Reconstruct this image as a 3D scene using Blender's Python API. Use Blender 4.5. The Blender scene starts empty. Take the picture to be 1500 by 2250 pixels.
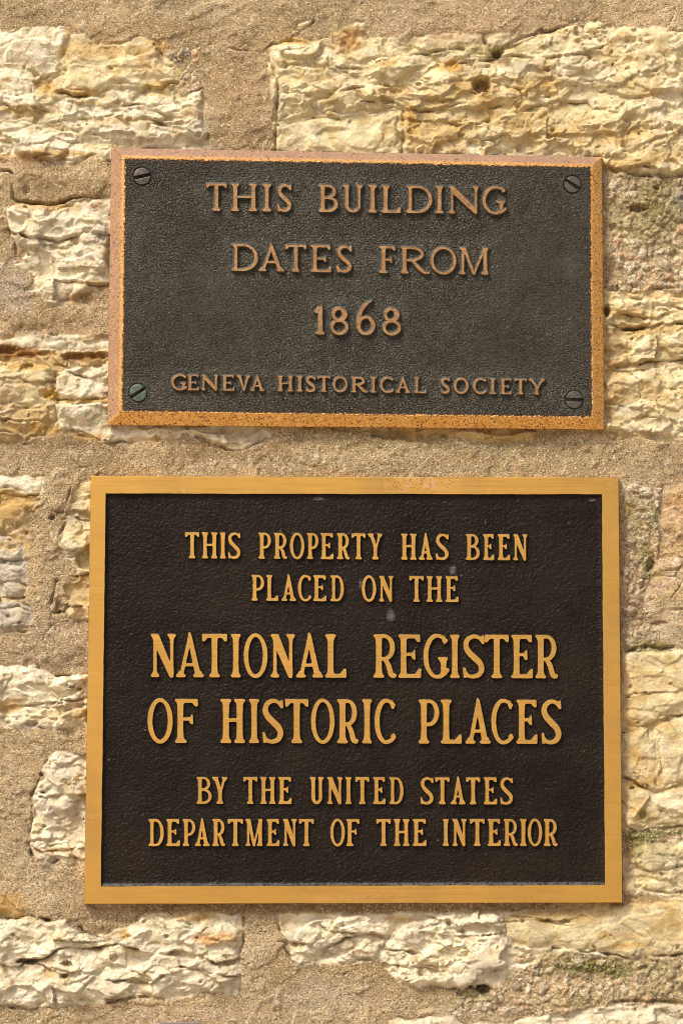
import bpy, math, random
import numpy as np
from mathutils import Vector
from mathutils.geometry import tessellate_polygon

random.seed(7)
SC = bpy.context.scene
COL = SC.collection

# ------------------------------------------------------------------ camera, sky, sun, exposure
PX = 0.0004                      # metres on the wall for one photograph pixel
F = 5312.0                       # focal length in photograph pixels (85 mm lens)
PITCH = math.radians(5.9)
D = F * PX
ZC = 1.5
FWD = np.array([0.0, math.cos(PITCH), math.sin(PITCH)])
UPV = np.array([0.0, -math.sin(PITCH), math.cos(PITCH)])
CAM = np.array([0.0, 0.0, ZC]) - D * FWD

cam_data = bpy.data.cameras.new('camera')
cam = bpy.data.objects.new('camera', cam_data)
COL.objects.link(cam)
cam.location = CAM.tolist()
cam.rotation_euler = (math.pi / 2 + PITCH, 0, 0)
cam_data.lens = 85.0
cam_data.sensor_width = 36.0
cam_data.clip_start = 0.05
cam_data.clip_end = 200.0
SC.camera = cam

SUN_EL, SUN_AZ = math.radians(50), math.radians(-42)      # azimuth measured from the wall normal, negative = left
sun_dir = np.array([math.sin(SUN_AZ) * math.cos(SUN_EL), -math.cos(SUN_AZ) * math.cos(SUN_EL), math.sin(SUN_EL)])
world = bpy.data.worlds.new('World')
SC.world = world
world.use_nodes = True
wn = world.node_tree
for n in list(wn.nodes):
    wn.nodes.remove(n)
wo = wn.nodes.new('ShaderNodeOutputWorld')
bg = wn.nodes.new('ShaderNodeBackground')
sky = wn.nodes.new('ShaderNodeTexSky')
sky.sky_type = 'NISHITA'
sky.sun_disc = False
sky.sun_elevation = SUN_EL
sky.sun_rotation = math.atan2(sun_dir[0], sun_dir[1])
sky.air_density = 1.0
sky.dust_density = 6.0
sky.ozone_density = 0.5
bg.inputs['Strength'].default_value = 0.075
wn.links.new(sky.outputs[0], bg.inputs['Color'])
wn.links.new(bg.outputs[0], wo.inputs['Surface'])

sun_data = bpy.data.lights.new('sun', 'SUN')
sun = bpy.data.objects.new('sun', sun_data)
COL.objects.link(sun)
sun_data.energy = 1.5
sun_data.angle = math.radians(12)
sun_data.color = (1.0, 0.93, 0.82)
sun.rotation_euler = Vector((-sun_dir[0], -sun_dir[1], -sun_dir[2])).to_track_quat('-Z', 'Y').to_euler()

SC.view_settings.view_transform = 'Standard'
SC.view_settings.look = 'None'
SC.view_settings.gamma = 1.0
SC.view_settings.use_curve_mapping = False
SC.view_settings.exposure = 1.2
SC.cycles.filter_width = 0.85              # a crisp lens


def px2w(u, v, h=0.0):
    """photograph pixel -> point on the plane h pixels in front of the wall plane"""
    u = np.asarray(u, float); v = np.asarray(v, float)
    a = (u - 750.0) / F
    b = (1125.0 - v) / F
    dy = FWD[1] + b * UPV[1]
    dz = FWD[2] + b * UPV[2]
    t = (-np.asarray(h, float) * PX - CAM[1]) / dy
    return np.stack([a * t, CAM[1] + dy * t, CAM[2] + dz * t], -1)


# ------------------------------------------------------------------ noise tools
def _hash(ix, iy, seed):
    h = (ix.astype(np.int64) * 374761393 + iy.astype(np.int64) * 668265263 + seed * 1442695041) & 0xFFFFFFFF
    h = ((h ^ (h >> 13)) * 1274126177) & 0xFFFFFFFF
    return (h ^ (h >> 16)) & 0xFFFFFFFF


def rnd(ix, iy, seed):
    return _hash(ix, iy, seed).astype(np.float64) / 4294967295.0


def perlin(x, y, seed=0):
    x0 = np.floor(x); y0 = np.floor(y)
    fx = x - x0; fy = y - y0
    ix = x0.astype(np.int64); iy = y0.astype(np.int64)
    u = fx * fx * fx * (fx * (fx * 6 - 15) + 10)
    v = fy * fy * fy * (fy * (fy * 6 - 15) + 10)

    def g(i, j):
        a = rnd(ix + i, iy + j, seed) * (2 * math.pi)
        return np.cos(a) * (fx - i) + np.sin(a) * (fy - j)
    n0 = g(0, 0) * (1 - u) + g(1, 0) * u
    n1 = g(0, 1) * (1 - u) + g(1, 1) * u
    return (n0 * (1 - v) + n1 * v) * 1.5


def fbm(x, y, scale, oct_=4, seed=0, gain=0.5, ridged=False):
    out = np.zeros(np.broadcast(x, y).shape); a = 1.0; f = 1.0 / scale; tot = 0
    for k in range(oct_):
        n = perlin(x * f + 17.3 * k, y * f - 9.1 * k, seed + k * 31)
        if ridged:
            n = 1 - 2 * np.abs(n)
        out += a * n; tot += a
        a *= gain; f *= 2.03
    return out / tot


def cells(x, y, size, seed):
    """nearest jittered cell: distance, cell id hash 0..1"""
    gx = np.floor(x / size).astype(np.int64); gy = np.floor(y / size).astype(np.int64)
    best = np.full(x.shape, 1e9); bid = np.zeros(x.shape); sec = np.full(x.shape, 1e9)
    for i in (-1, 0, 1):
        for j in (-1, 0, 1):
            cx = (gx + i + 0.1 + 0.8 * rnd(gx + i, gy + j, seed)) * size
            cy = (gy + j + 0.1 + 0.8 * rnd(gx + i, gy + j, seed + 5)) * size
            d = np.hypot(x - cx, y - cy)
            idv = rnd(gx + i, gy + j, seed + 11)
            m = d < best
            sec = np.where(m, best, np.minimum(sec, d))
            bid = np.where(m, idv, bid)
            best = np.where(m, d, best)
    return best, bid, sec


def sstep(a, b, x):
    t = np.clip((x - a) / (b - a), 0, 1)
    return t * t * (3 - 2 * t)


def poly_sd(x, y, pts):
    """signed distance, positive inside"""
    d = np.full(x.shape, 1e9); ins = np.zeros(x.shape, bool)
    n = len(pts)
    for i in range(n):
        ax, ay = pts[i]; bx, by = pts[(i + 1) % n]
        ex, ey = bx - ax, by - ay
        t = np.clip(((x - ax) * ex + (y - ay) * ey) / (ex * ex + ey * ey + 1e-12), 0, 1)
        d = np.minimum(d, np.hypot(x - ax - t * ex, y - ay - t * ey))
        if ay != by:
            c = ((ay > y) != (by > y)) & (x < ex * (y - ay) / (by - ay) + ax)
            ins ^= c
    return np.where(ins, d, -d)


def line_d(x, y, pts):
    d = np.full(x.shape, 1e9)
    for (ax, ay), (bx, by) in zip(pts[:-1], pts[1:]):
        ex, ey = bx - ax, by - ay
        t = np.clip(((x - ax) * ex + (y - ay) * ey) / (ex * ex + ey * ey + 1e-12), 0, 1)
        d = np.minimum(d, np.hypot(x - ax - t * ex, y - ay - t * ey))
    return d


# ------------------------------------------------------------------ object helpers
def tag(o, label=None, cat=None, group=None, kind=None):
    for k, v in (('label', label), ('category', cat), ('group', group), ('kind', kind)):
        if v:
            o[k] = v
    return o


def empty(name, loc):
    o = bpy.data.objects.new(name, None)
    o.empty_display_size = 0.05
    COL.objects.link(o)
    o.location = loc
    return o


def mesh_obj(name, verts, faces, mats, parent=None, mat_idx=None, smooth=True, attrs=None, normals=None):
    """verts in world metres; local to parent when there is one"""
    verts = np.asarray(verts, float)
    if parent is not None:
        verts = verts - np.array(parent.location)
    me = bpy.data.meshes.new(name)
    if isinstance(faces, np.ndarray):
        nf, k = faces.shape
        me.vertices.add(len(verts))
        me.vertices.foreach_set('co', verts.astype(np.float32).ravel())
        me.loops.add(nf * k)
        me.loops.foreach_set('vertex_index', faces.astype(np.int32).ravel())
        me.polygons.add(nf)
        me.polygons.foreach_set('loop_start', np.arange(0, nf * k, k, dtype=np.int32))
    else:
        me.from_pydata([tuple(v) for v in verts], [], faces)
    for m in mats:
        me.materials.append(m)
    me.polygons.foreach_set('use_smooth', np.full(len(me.polygons), smooth))
    if mat_idx is not None:
        me.polygons.foreach_set('material_index', np.asarray(mat_idx, np.int32))
    if attrs:
        for an, av in attrs.items():
            if av.ndim == 1:
                at = me.attributes.new(an, 'FLOAT', 'POINT')
                at.data.foreach_set('value', av.astype(np.float32))
            else:
                at = me.attributes.new(an, 'FLOAT_COLOR', 'POINT')
                at.data.foreach_set('color', av.astype(np.float32).ravel())
    me.update(calc_edges=True)
    me.validate()
    if normals is not None:
        me.normals_split_custom_set_from_vertices(normals.astype(np.float32))
    o = bpy.data.objects.new(name, me)
    COL.objects.link(o)
    if parent is not None:
        o.parent = parent
    return o


class NT:
    """tiny node-tree builder"""
    def __init__(self, name):
        self.m = bpy.data.materials.new(name)
        self.m.use_nodes = True
        self.t = self.m.node_tree
        self.b = self.t.nodes['Principled BSDF']
        self.co = self.t.nodes.new('ShaderNodeTexCoord').outputs['Object']

    def n(self, typ, **kw):
        nd = self.t.nodes.new(typ)
        for k, v in kw.items():
            setattr(nd, k, v)
        return nd

    def set(self, sock, v):
        if hasattr(v, 'is_linked') or isinstance(v, bpy.types.NodeSocket):
            self.t.links.new(v, sock)
        else:
            sock.default_value = v

    def math(self, op, a, b=0.0, c=None, clamp=False):
        nd = self.n('ShaderNodeMath', operation=op, use_clamp=clamp)
        self.set(nd.inputs[0], a); self.set(nd.inputs[1], b)
        if c is not None:
            self.set(nd.inputs[2], c)
        return nd.outputs[0]

    def noise(self, scale, detail=3.0, rough=0.5, co=None, dist=0.0):
        nd = self.n('ShaderNodeTexNoise')
        nd.inputs['Scale'].default_value = scale
        nd.inputs['Detail'].default_value = detail
        nd.inputs['Roughness'].default_value = rough
        nd.inputs['Distortion'].default_value = dist
        self.t.links.new(co or self.co, nd.inputs['Vector'])
        return nd.outputs['Fac']

    def voro(self, scale, feature='F1', co=None, rand=1.0):
        nd = self.n('ShaderNodeTexVoronoi', feature=feature)
        nd.inputs['Scale'].default_value = scale
        nd.inputs['Randomness'].default_value = rand
        self.t.links.new(co or self.co, nd.inputs['Vector'])
        return nd

    def mapped(self, scale, rot=(0, 0, 0)):
        nd = self.n('ShaderNodeMapping')
        nd.inputs['Scale'].default_value = scale
        nd.inputs['Rotation'].default_value = rot
        self.t.links.new(self.co, nd.inputs['Vector'])
        return nd.outputs[0]

    def ramp(self, f, a, b, lo=0.0, hi=1.0):
        nd = self.n('ShaderNodeMapRange')
        nd.interpolation_type = 'SMOOTHSTEP'
        self.set(nd.inputs['Value'], f)
        nd.inputs['From Min'].default_value = a; nd.inputs['From Max'].default_value = b
        nd.inputs['To Min'].default_value = lo; nd.inputs['To Max'].default_value = hi
        return nd.outputs[0]

    def mix(self, f, a, b, blend='MIX'):
        nd = self.n('ShaderNodeMix', data_type='RGBA', blend_type=blend)
        self.set(nd.inputs[0], f)
        for s, v in ((nd.inputs[6], a), (nd.inputs[7], b)):
            if isinstance(v, (tuple, list)):
                s.default_value = (*v[:3], 1.0)
            else:
                self.set(s, v)
        return nd.outputs[2]

    def grey(self, v):
        nd = self.n('ShaderNodeCombineColor')
        for i in range(3):
            self.set(nd.inputs[i], v)
        return nd.outputs[0]

    def attr(self, name):
        return self.n('ShaderNodeAttribute', attribute_name=name)

    def bump(self, height, dist, strength=1.0, normal=None):
        nd = self.n('ShaderNodeBump')
        nd.inputs['Distance'].default_value = dist
        nd.inputs['Strength'].default_value = strength
        self.set(nd.inputs['Height'], height)
        if normal is not None:
            self.set(nd.inputs['Normal'], normal)
        return nd.outputs[0]

    def out(self, color=None, rough=None, metal=None, normal=None, spec=None):
        for nm, v in (('Base Color', color), ('Roughness', rough), ('Metallic', metal), ('Normal', normal), ('Specular IOR Level', spec)):
            if v is None:
                continue
            if isinstance(v, (tuple, list)):
                v = (*v[:3], 1.0)
            self.set(self.b.inputs[nm], v)
        return self.m


# ------------------------------------------------------------------ materials
def mat_wall():
    k = NT('rubble_stone_and_mortar')
    col = k.attr('tint').outputs['Color']
    g = k.attr('sand').outputs['Fac']                       # 1 on mortar, 0 on stone
    fine = k.noise(760, 4, 0.7)
    mid = k.noise(110, 4, 0.6)
    v = k.voro(760)
    gr = k.n('ShaderNodeSeparateColor'); k.t.links.new(v.outputs['Color'], gr.inputs[0])
    light = k.ramp(gr.outputs[0], 0.86, 0.93)
    dark = k.ramp(gr.outputs[1], 0.82, 0.90)
    orange = k.ramp(gr.outputs[2], 0.93, 0.97)
    # stone: small tonal grain; mortar: sand grains
    stone_f = k.math('ADD', k.math('MULTIPLY', k.ramp(fine, 0.3, 0.7), 0.26), k.math('ADD', k.math('MULTIPLY', k.ramp(mid, 0.3, 0.7), 0.26), 0.70))
    sand_f = k.math('ADD', k.math('MULTIPLY', k.ramp(fine, 0.3, 0.7), 0.46), k.math('ADD', k.math('MULTIPLY', k.ramp(mid, 0.3, 0.7), 0.2), 0.68))
    f = k.n('ShaderNodeMix', data_type='FLOAT')
    k.set(f.inputs[0], g); k.set(f.inputs[2], stone_f); k.set(f.inputs[3], sand_f)
    c = k.mix(1.0, col, k.grey(f.outputs[0]), 'MULTIPLY')
    warp = k.n('ShaderNodeTexNoise'); warp.inputs['Scale'].default_value = 60; warp.inputs['Detail'].default_value = 5
    k.t.links.new(k.co, warp.inputs['Vector'])
    wv = k.n('ShaderNodeVectorMath', operation='MULTIPLY_ADD')
    k.t.links.new(warp.outputs['Color'], wv.inputs[0]); wv.inputs[1].default_value = (0.03, 0.03, 0.02); k.t.links.new(k.co, wv.inputs[2])
    ve = k.voro(34, 'DISTANCE_TO_EDGE', wv.outputs[0])
    vein = k.math('MULTIPLY', k.ramp(ve.outputs['Distance'], 0.0, 0.022, 1.0, 0.0), k.ramp(k.noise(30, 3), 0.50, 0.62))
    st = k.math('SUBTRACT', 1.0, g)
    c = k.mix(k.math('MULTIPLY', k.math('MULTIPLY', vein, st), 0.55), c, (0.27, 0.15, 0.05))
    pin = k.math('MULTIPLY', k.ramp(k.noise(300, 5, 0.8), 0.60, 0.70), k.ramp(k.noise(40, 3), 0.38, 0.58))
    c = k.mix(k.math('MULTIPLY', k.math('MULTIPLY', pin, st), 0.6), c, (0.33, 0.20, 0.08))
    c = k.mix(k.math('MULTIPLY', k.math('MULTIPLY', light, g), 0.55), c, (0.66, 0.56, 0.40))
    c = k.mix(k.math('MULTIPLY', k.math('MULTIPLY', dark, g), 0.65), c, (0.13, 0.085, 0.045))
    c = k.mix(k.math('MULTIPLY', k.math('MULTIPLY', orange, g), 0.45), c, (0.40, 0.23, 0.10))
    hb = k.math('ADD', k.noise(420, 6, 0.78), k.math('MULTIPLY', k.math('SUBTRACT', 1.0, v.outputs['Distance']), k.math('MULTIPLY', g, 0.7)))
    hs = k.n('ShaderNodeMix', data_type='FLOAT')
    k.set(hs.inputs[0], g); hs.inputs[2].default_value = 0.95; hs.inputs[3].default_value = 0.8
    nrm = k.bump(k.math('MULTIPLY', hb, hs.outputs[0]), 0.0015, 0.95)
    return k.out(c, 0.92, 0.0, nrm, 0.15)


def mat_bronze_old():
    """weathered bevel and letter tops of the upper plaque"""
    k = NT('weathered_bronze')
    n1 = k.noise(70, 4, 0.6)
    n2 = k.noise(640, 3, 0.65)
    v = k.voro(520)
    sp = k.n('ShaderNodeSeparateColor'); k.t.links.new(v.outputs['Color'], sp.inputs[0])
    den = k.math('SUBTRACT', k.ramp(k.noise(44, 5, 0.75), 0.46, 0.70, 1.0, 0.72), k.math('MULTIPLY', k.attr('pitted').outputs['Fac'], 0.22))
    on = k.math('GREATER_THAN', sp.outputs[0], den)
    speck = k.math('MULTIPLY', on, k.ramp(v.outputs['Distance'], 0.30, 0.48, 1.0, 0.0))
    c = k.mix(k.ramp(n1, 0.35, 0.65), (0.70, 0.36, 0.085), (0.76, 0.42, 0.12))
    c = k.mix(k.ramp(n2, 0.42, 0.62, 0.0, 0.7), c, (0.30, 0.125, 0.045))
    sky_f = k.attr('sky_tint').outputs['Fac']  # sky reflection on the rim's top and left sides, painted as mauve
    c = k.mix(k.math('MULTIPLY', sky_f, k.ramp(n2, 0.25, 0.6, 0.6, 1.0)), c, k.mix(n1, (0.215, 0.135, 0.100), (0.285, 0.182, 0.130)))
    c = k.mix(k.math('MULTIPLY', speck, 0.85), c, (0.06, 0.035, 0.02))
    r = k.ramp(n2, 0.3, 0.7, 0.42, 0.6)
    nrm = k.bump(k.math('SUBTRACT', n2, k.math('MULTIPLY', speck, 0.5)), 0.0002, 0.7)
    met = k.math('SUBTRACT', 0.85, k.math('MULTIPLY', sky_f, 0.78))
    r = k.math('ADD', r, k.math('MULTIPLY', sky_f, 0.12))
    return k.out(c, r, met, nrm, 0.25)


def mat_letter_old():
    """dull brown tops of the letters on the upper plaque"""
    k = NT('dull_bronze_letter_tops')
    n1 = k.noise(120, 4, 0.6)
    n2 = k.noise(800, 3, 0.7)
    c = k.mix(k.ramp(n1, 0.35, 0.65), (0.345, 0.185, 0.072), (0.43, 0.24, 0.10))
    c = k.mix(k.ramp(n2, 0.45, 0.60, 0.0, 0.75), c, (0.15, 0.085, 0.045))
    return k.out(c, 0.5, 0.75, k.bump(n2, 0.0003, 0.7))


def mat_bronze_brushed():
    k = NT('brushed_bronze')
    l1 = k.noise(1.0, 3, 0.6, k.mapped((14, 900, 1000)))
    l2 = k.noise(1.0, 2, 0.5, k.mapped((6, 300, 420)))
    n = k.noise(16, 4, 0.6)
    c = k.mix(k.ramp(l1, 0.25, 0.75), (0.575, 0.322, 0.073), (0.628, 0.364, 0.090))
    c = k.mix(k.ramp(l2, 0.45, 0.7, 0.0, 0.10), c, (0.54, 0.285, 0.062))
    c = k.mix(k.ramp(k.noise(24, 5, 0.65), 0.44, 0.72, 0.0, 0.38), c, (0.46, 0.265, 0.085))
    sc1 = k.noise(1.0, 1, 0.5, k.mapped((60, 1400, 1400), (0, 0.25, 0)))
    c = k.mix(k.ramp(sc1, 0.74, 0.80, 0.0, 0.5), c, (0.76, 0.56, 0.30))
    # worn, pitted patches: small brown pits inside a few blotches
    v = k.voro(620)
    sp = k.n('ShaderNodeSeparateColor'); k.t.links.new(v.outputs['Color'], sp.inputs[0])
    pit = k.math('MULTIPLY', k.math('GREATER_THAN', sp.outputs[1], 0.6), k.ramp(v.outputs['Distance'], 0.3, 0.45, 1.0, 0.0))
    w = k.attr('worn').outputs['Fac']
    pale = k.math('MULTIPLY', k.ramp(k.noise(160, 4, 0.6), 0.4, 0.6), w)
    c = k.mix(k.math('MULTIPLY', pale, 0.55), c, (0.70, 0.45, 0.24))
    c = k.mix(k.math('MULTIPLY', k.math('MULTIPLY', pit, w), 0.85), c, (0.16, 0.06, 0.02))
    r = k.ramp(l1, 0.2, 0.8, 0.36, 0.52)
    r2 = k.math('ADD', r, k.math('MULTIPLY', k.ramp(n, 0.4, 0.7), 0.06))
    nrm = k.bump(l1, 0.00006, 0.6)
    return k.out(c, r2, 0.88, nrm)


def mat_black_panel():
    k = NT('black_cast_paint')
    a = k.noise(330, 4, 0.6)
    b = k.noise(900, 2, 0.5)
    v = k.voro(520, 'SMOOTH_F1')
    n = k.noise(14, 4, 0.6)
    c = k.mix(k.ramp(n, 0.3, 0.7), (0.0075, 0.0048, 0.0028), (0.0150, 0.0098, 0.0060))
    sv = k.voro(95)
    ss = k.n('ShaderNodeSeparateColor'); k.t.links.new(sv.outputs['Color'], ss.inputs[0])
    dust = k.math('MULTIPLY', k.math('GREATER_THAN', ss.outputs[0], 0.90), k.ramp(sv.outputs['Distance'], 0.04, 0.10, 1.0, 0.0))
    c = k.mix(k.math('MULTIPLY', dust, 0.35), c, (0.36, 0.31, 0.25))
    c = k.mix(k.ramp(k.noise(600, 4, 0.8), 0.60, 0.74, 0.0, 0.35), c, (0.14, 0.115, 0.09))
    sm = k.attr('smudge_skylight').outputs['Fac']  # smudges, plus skylight painted along the panel's lower edge
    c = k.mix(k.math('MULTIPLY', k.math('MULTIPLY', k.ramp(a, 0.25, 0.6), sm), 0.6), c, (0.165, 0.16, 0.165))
    h = k.math('ADD', k.math('ADD', a, k.math('MULTIPLY', v.outputs['Distance'], -0.5)), k.math('MULTIPLY', b, 0.35))
    nrm = k.bump(h, 0.0012, 0.9)
    return k.out(c, k.ramp(b, 0.3, 0.7, 0.26, 0.42), 0.0, nrm, 0.12)


def mat_dark_side():
    """painted sides of the raised letters and recess walls"""
    k = NT('dark_paint_on_raised_sides')
    n = k.noise(500, 3, 0.6)
    c = k.mix(n, (0.012, 0.010, 0.009), (0.03, 0.025, 0.022))
    return k.out(c, 0.30, 0.0, k.bump(n, 0.0004, 0.6), 0.75)


def mat_grey_side():
    """tarnished sides of the letters on the upper plaque"""
    k = NT('tarnished_letter_sides')
    n = k.noise(600, 3, 0.6)
    c = k.mix(k.ramp(n, 0.3, 0.7), (0.022, 0.020, 0.016), (0.085, 0.082, 0.072))
    return k.out(c, 0.5, 0.0, k.bump(n, 0.0005, 0.8), 0.6)


def mat_leather_panel():
    k = NT('pebbled_dark_bronze')
    wob = k.n('ShaderNodeVectorMath', operation='ADD')
    k.t.links.new(k.co, wob.inputs[0])
    nd = k.n('ShaderNodeTexNoise'); nd.inputs['Scale'].default_value = 160; k.t.links.new(k.co, nd.inputs['Vector'])
    sc = k.n('ShaderNodeVectorMath', operation='SCALE'); sc.inputs['Scale'].default_value = 0.0035
    k.t.links.new(nd.outputs['Color'], sc.inputs[0]); k.t.links.new(sc.outputs[0], wob.inputs[1])
    mp = k.n('ShaderNodeMapping'); mp.inputs['Scale'].default_value = (0.8, 1, 1.15)
    k.t.links.new(wob.outputs[0], mp.inputs[0])
    v = k.voro(400, 'DISTANCE_TO_EDGE', mp.outputs[0])
    cellh = k.ramp(v.outputs['Distance'], 0.0, 0.28)
    fine = k.noise(1000, 3, 0.6)
    n = k.noise(18, 4, 0.6)
    c = k.mix(k.ramp(n, 0.35, 0.65), (0.0185, 0.0155, 0.0105), (0.029, 0.0255, 0.0175))
    pat = k.attr('patina').outputs['Fac']
    c = k.mix(k.math('MULTIPLY', k.math('MULTIPLY', pat, k.ramp(k.noise(240, 4, 0.7), 0.35, 0.62)), 0.55), c, (0.095, 0.098, 0.078))
    # crests of the grain rubbed to a paler bronze, a few of them bright
    cr = k.ramp(k.noise(800, 4, 0.8), 0.46, 0.70)
    c = k.mix(k.math('MULTIPLY', cr, 0.50), c, k.mix(k.ramp(k.noise(9, 3, 0.6), 0.4, 0.6), (0.245, 0.205, 0.150), (0.265, 0.262, 0.212)))
    e = k.attr('edge_px').outputs['Fac']                     # distance from the panel's edge, in pixels
    rag = k.math('ADD', e, k.math('MULTIPLY', k.math('SUBTRACT', k.noise(380, 4, 0.7), 0.5), 14.0))
    bare = k.ramp(rag, 1.5, 4.0, 1.0, 0.0)
    c = k.mix(bare, c, k.mix(fine, (0.52, 0.25, 0.08), (0.72, 0.40, 0.15)))
    warm = k.math('MULTIPLY', k.ramp(rag, 4.0, 16.0, 1.0, 0.0), 0.5)
    c = k.mix(k.math('MULTIPLY', warm, k.math('SUBTRACT', 1.0, bare)), c, (0.055, 0.032, 0.016))
    metal = k.math('ADD', k.math('MULTIPLY', bare, 0.6), 0.15)
    h = k.math('ADD', cellh, k.math('MULTIPLY', fine, 0.55))
    nrm = k.bump(h, 0.0011, 0.9)
    return k.out(c, k.ramp(fine, 0.3, 0.7, 0.30, 0.50), metal, nrm, 0.26)


def mat_screw(name, base, alt, amt):
    k = NT(name)
    n = k.noise(300, 4, 0.6)
    l = k.noise(1.0, 2, 0.6, k.mapped((150, 900, 900), (0, 0.4, 0)))
    c = k.mix(k.ramp(l, 0.3, 0.7), base, tuple(x * 1.7 for x in base))
    c = k.mix(k.ramp(n, 0.36, 0.6, 0.0, amt), c, alt)
    return k.out(c, k.ramp(n, 0.3, 0.7, 0.38, 0.6), 0.6, k.bump(n, 0.0002, 0.6))


M_WALL = mat_wall()
M_OLD = mat_bronze_old()
M_LETTER = mat_letter_old()
M_BRUSH = mat_bronze_brushed()
M_BLACK = mat_black_panel()
M_SIDE = mat_dark_side()
M_GSIDE = mat_grey_side()
M_LEATHER = mat_leather_panel()
M_SCREW = mat_screw('dark_steel_screw', (0.085, 0.075, 0.066), (0.045, 0.038, 0.032), 0.6)
M_SCREW_GREEN = mat_screw('verdigris_screw', (0.06, 0.06, 0.05), (0.085, 0.15, 0.11), 0.95)

# ------------------------------------------------------------------ ground (unseen below the frame, added for the warm bounce light)
gk = NT('unseen_pale_gravel')
gk.out(gk.mix(gk.noise(3, 5, 0.6), (0.34, 0.27, 0.19), (0.44, 0.36, 0.26)), 0.95, 0.0)
unseen_ground = mesh_obj('unseen_ground', [(-40, -60, 0), (40, -60, 0), (40, 0.3, 0), (-40, 0.3, 0)], [[0, 1, 2, 3]], [gk.m], smooth=False)
tag(unseen_ground, kind='structure', label='unseen pale gravel ground added below the stone wall for bounce light')

# ------------------------------------------------------------------ the plaques' outlines (photograph pixels)
A_OUT = [(245, 325), (1321.5, 345), (1326.5, 944), (236.5, 934)]
A_IN = [(273, 346), (1299, 364.5), (1302, 918.5), (266, 905.5)]
B_OUT = [(200, 1046.5), (1358, 1049), (1366, 1983), (185.5, 1986)]
B_IN = [(233, 1084.5), (1321, 1086.5), (1328, 1944.5), (222.5, 1947.5)]
HA, HB = 33.0, 30.0             # height of the plaque faces above the mortar, in pixels
HB_PANEL = HB - 7.0

# ------------------------------------------------------------------ the wall: traced rubble stones in mortar
Y_, C_, G_, O_ = 'yellow', 'cream', 'grey', 'ochre'
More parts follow.
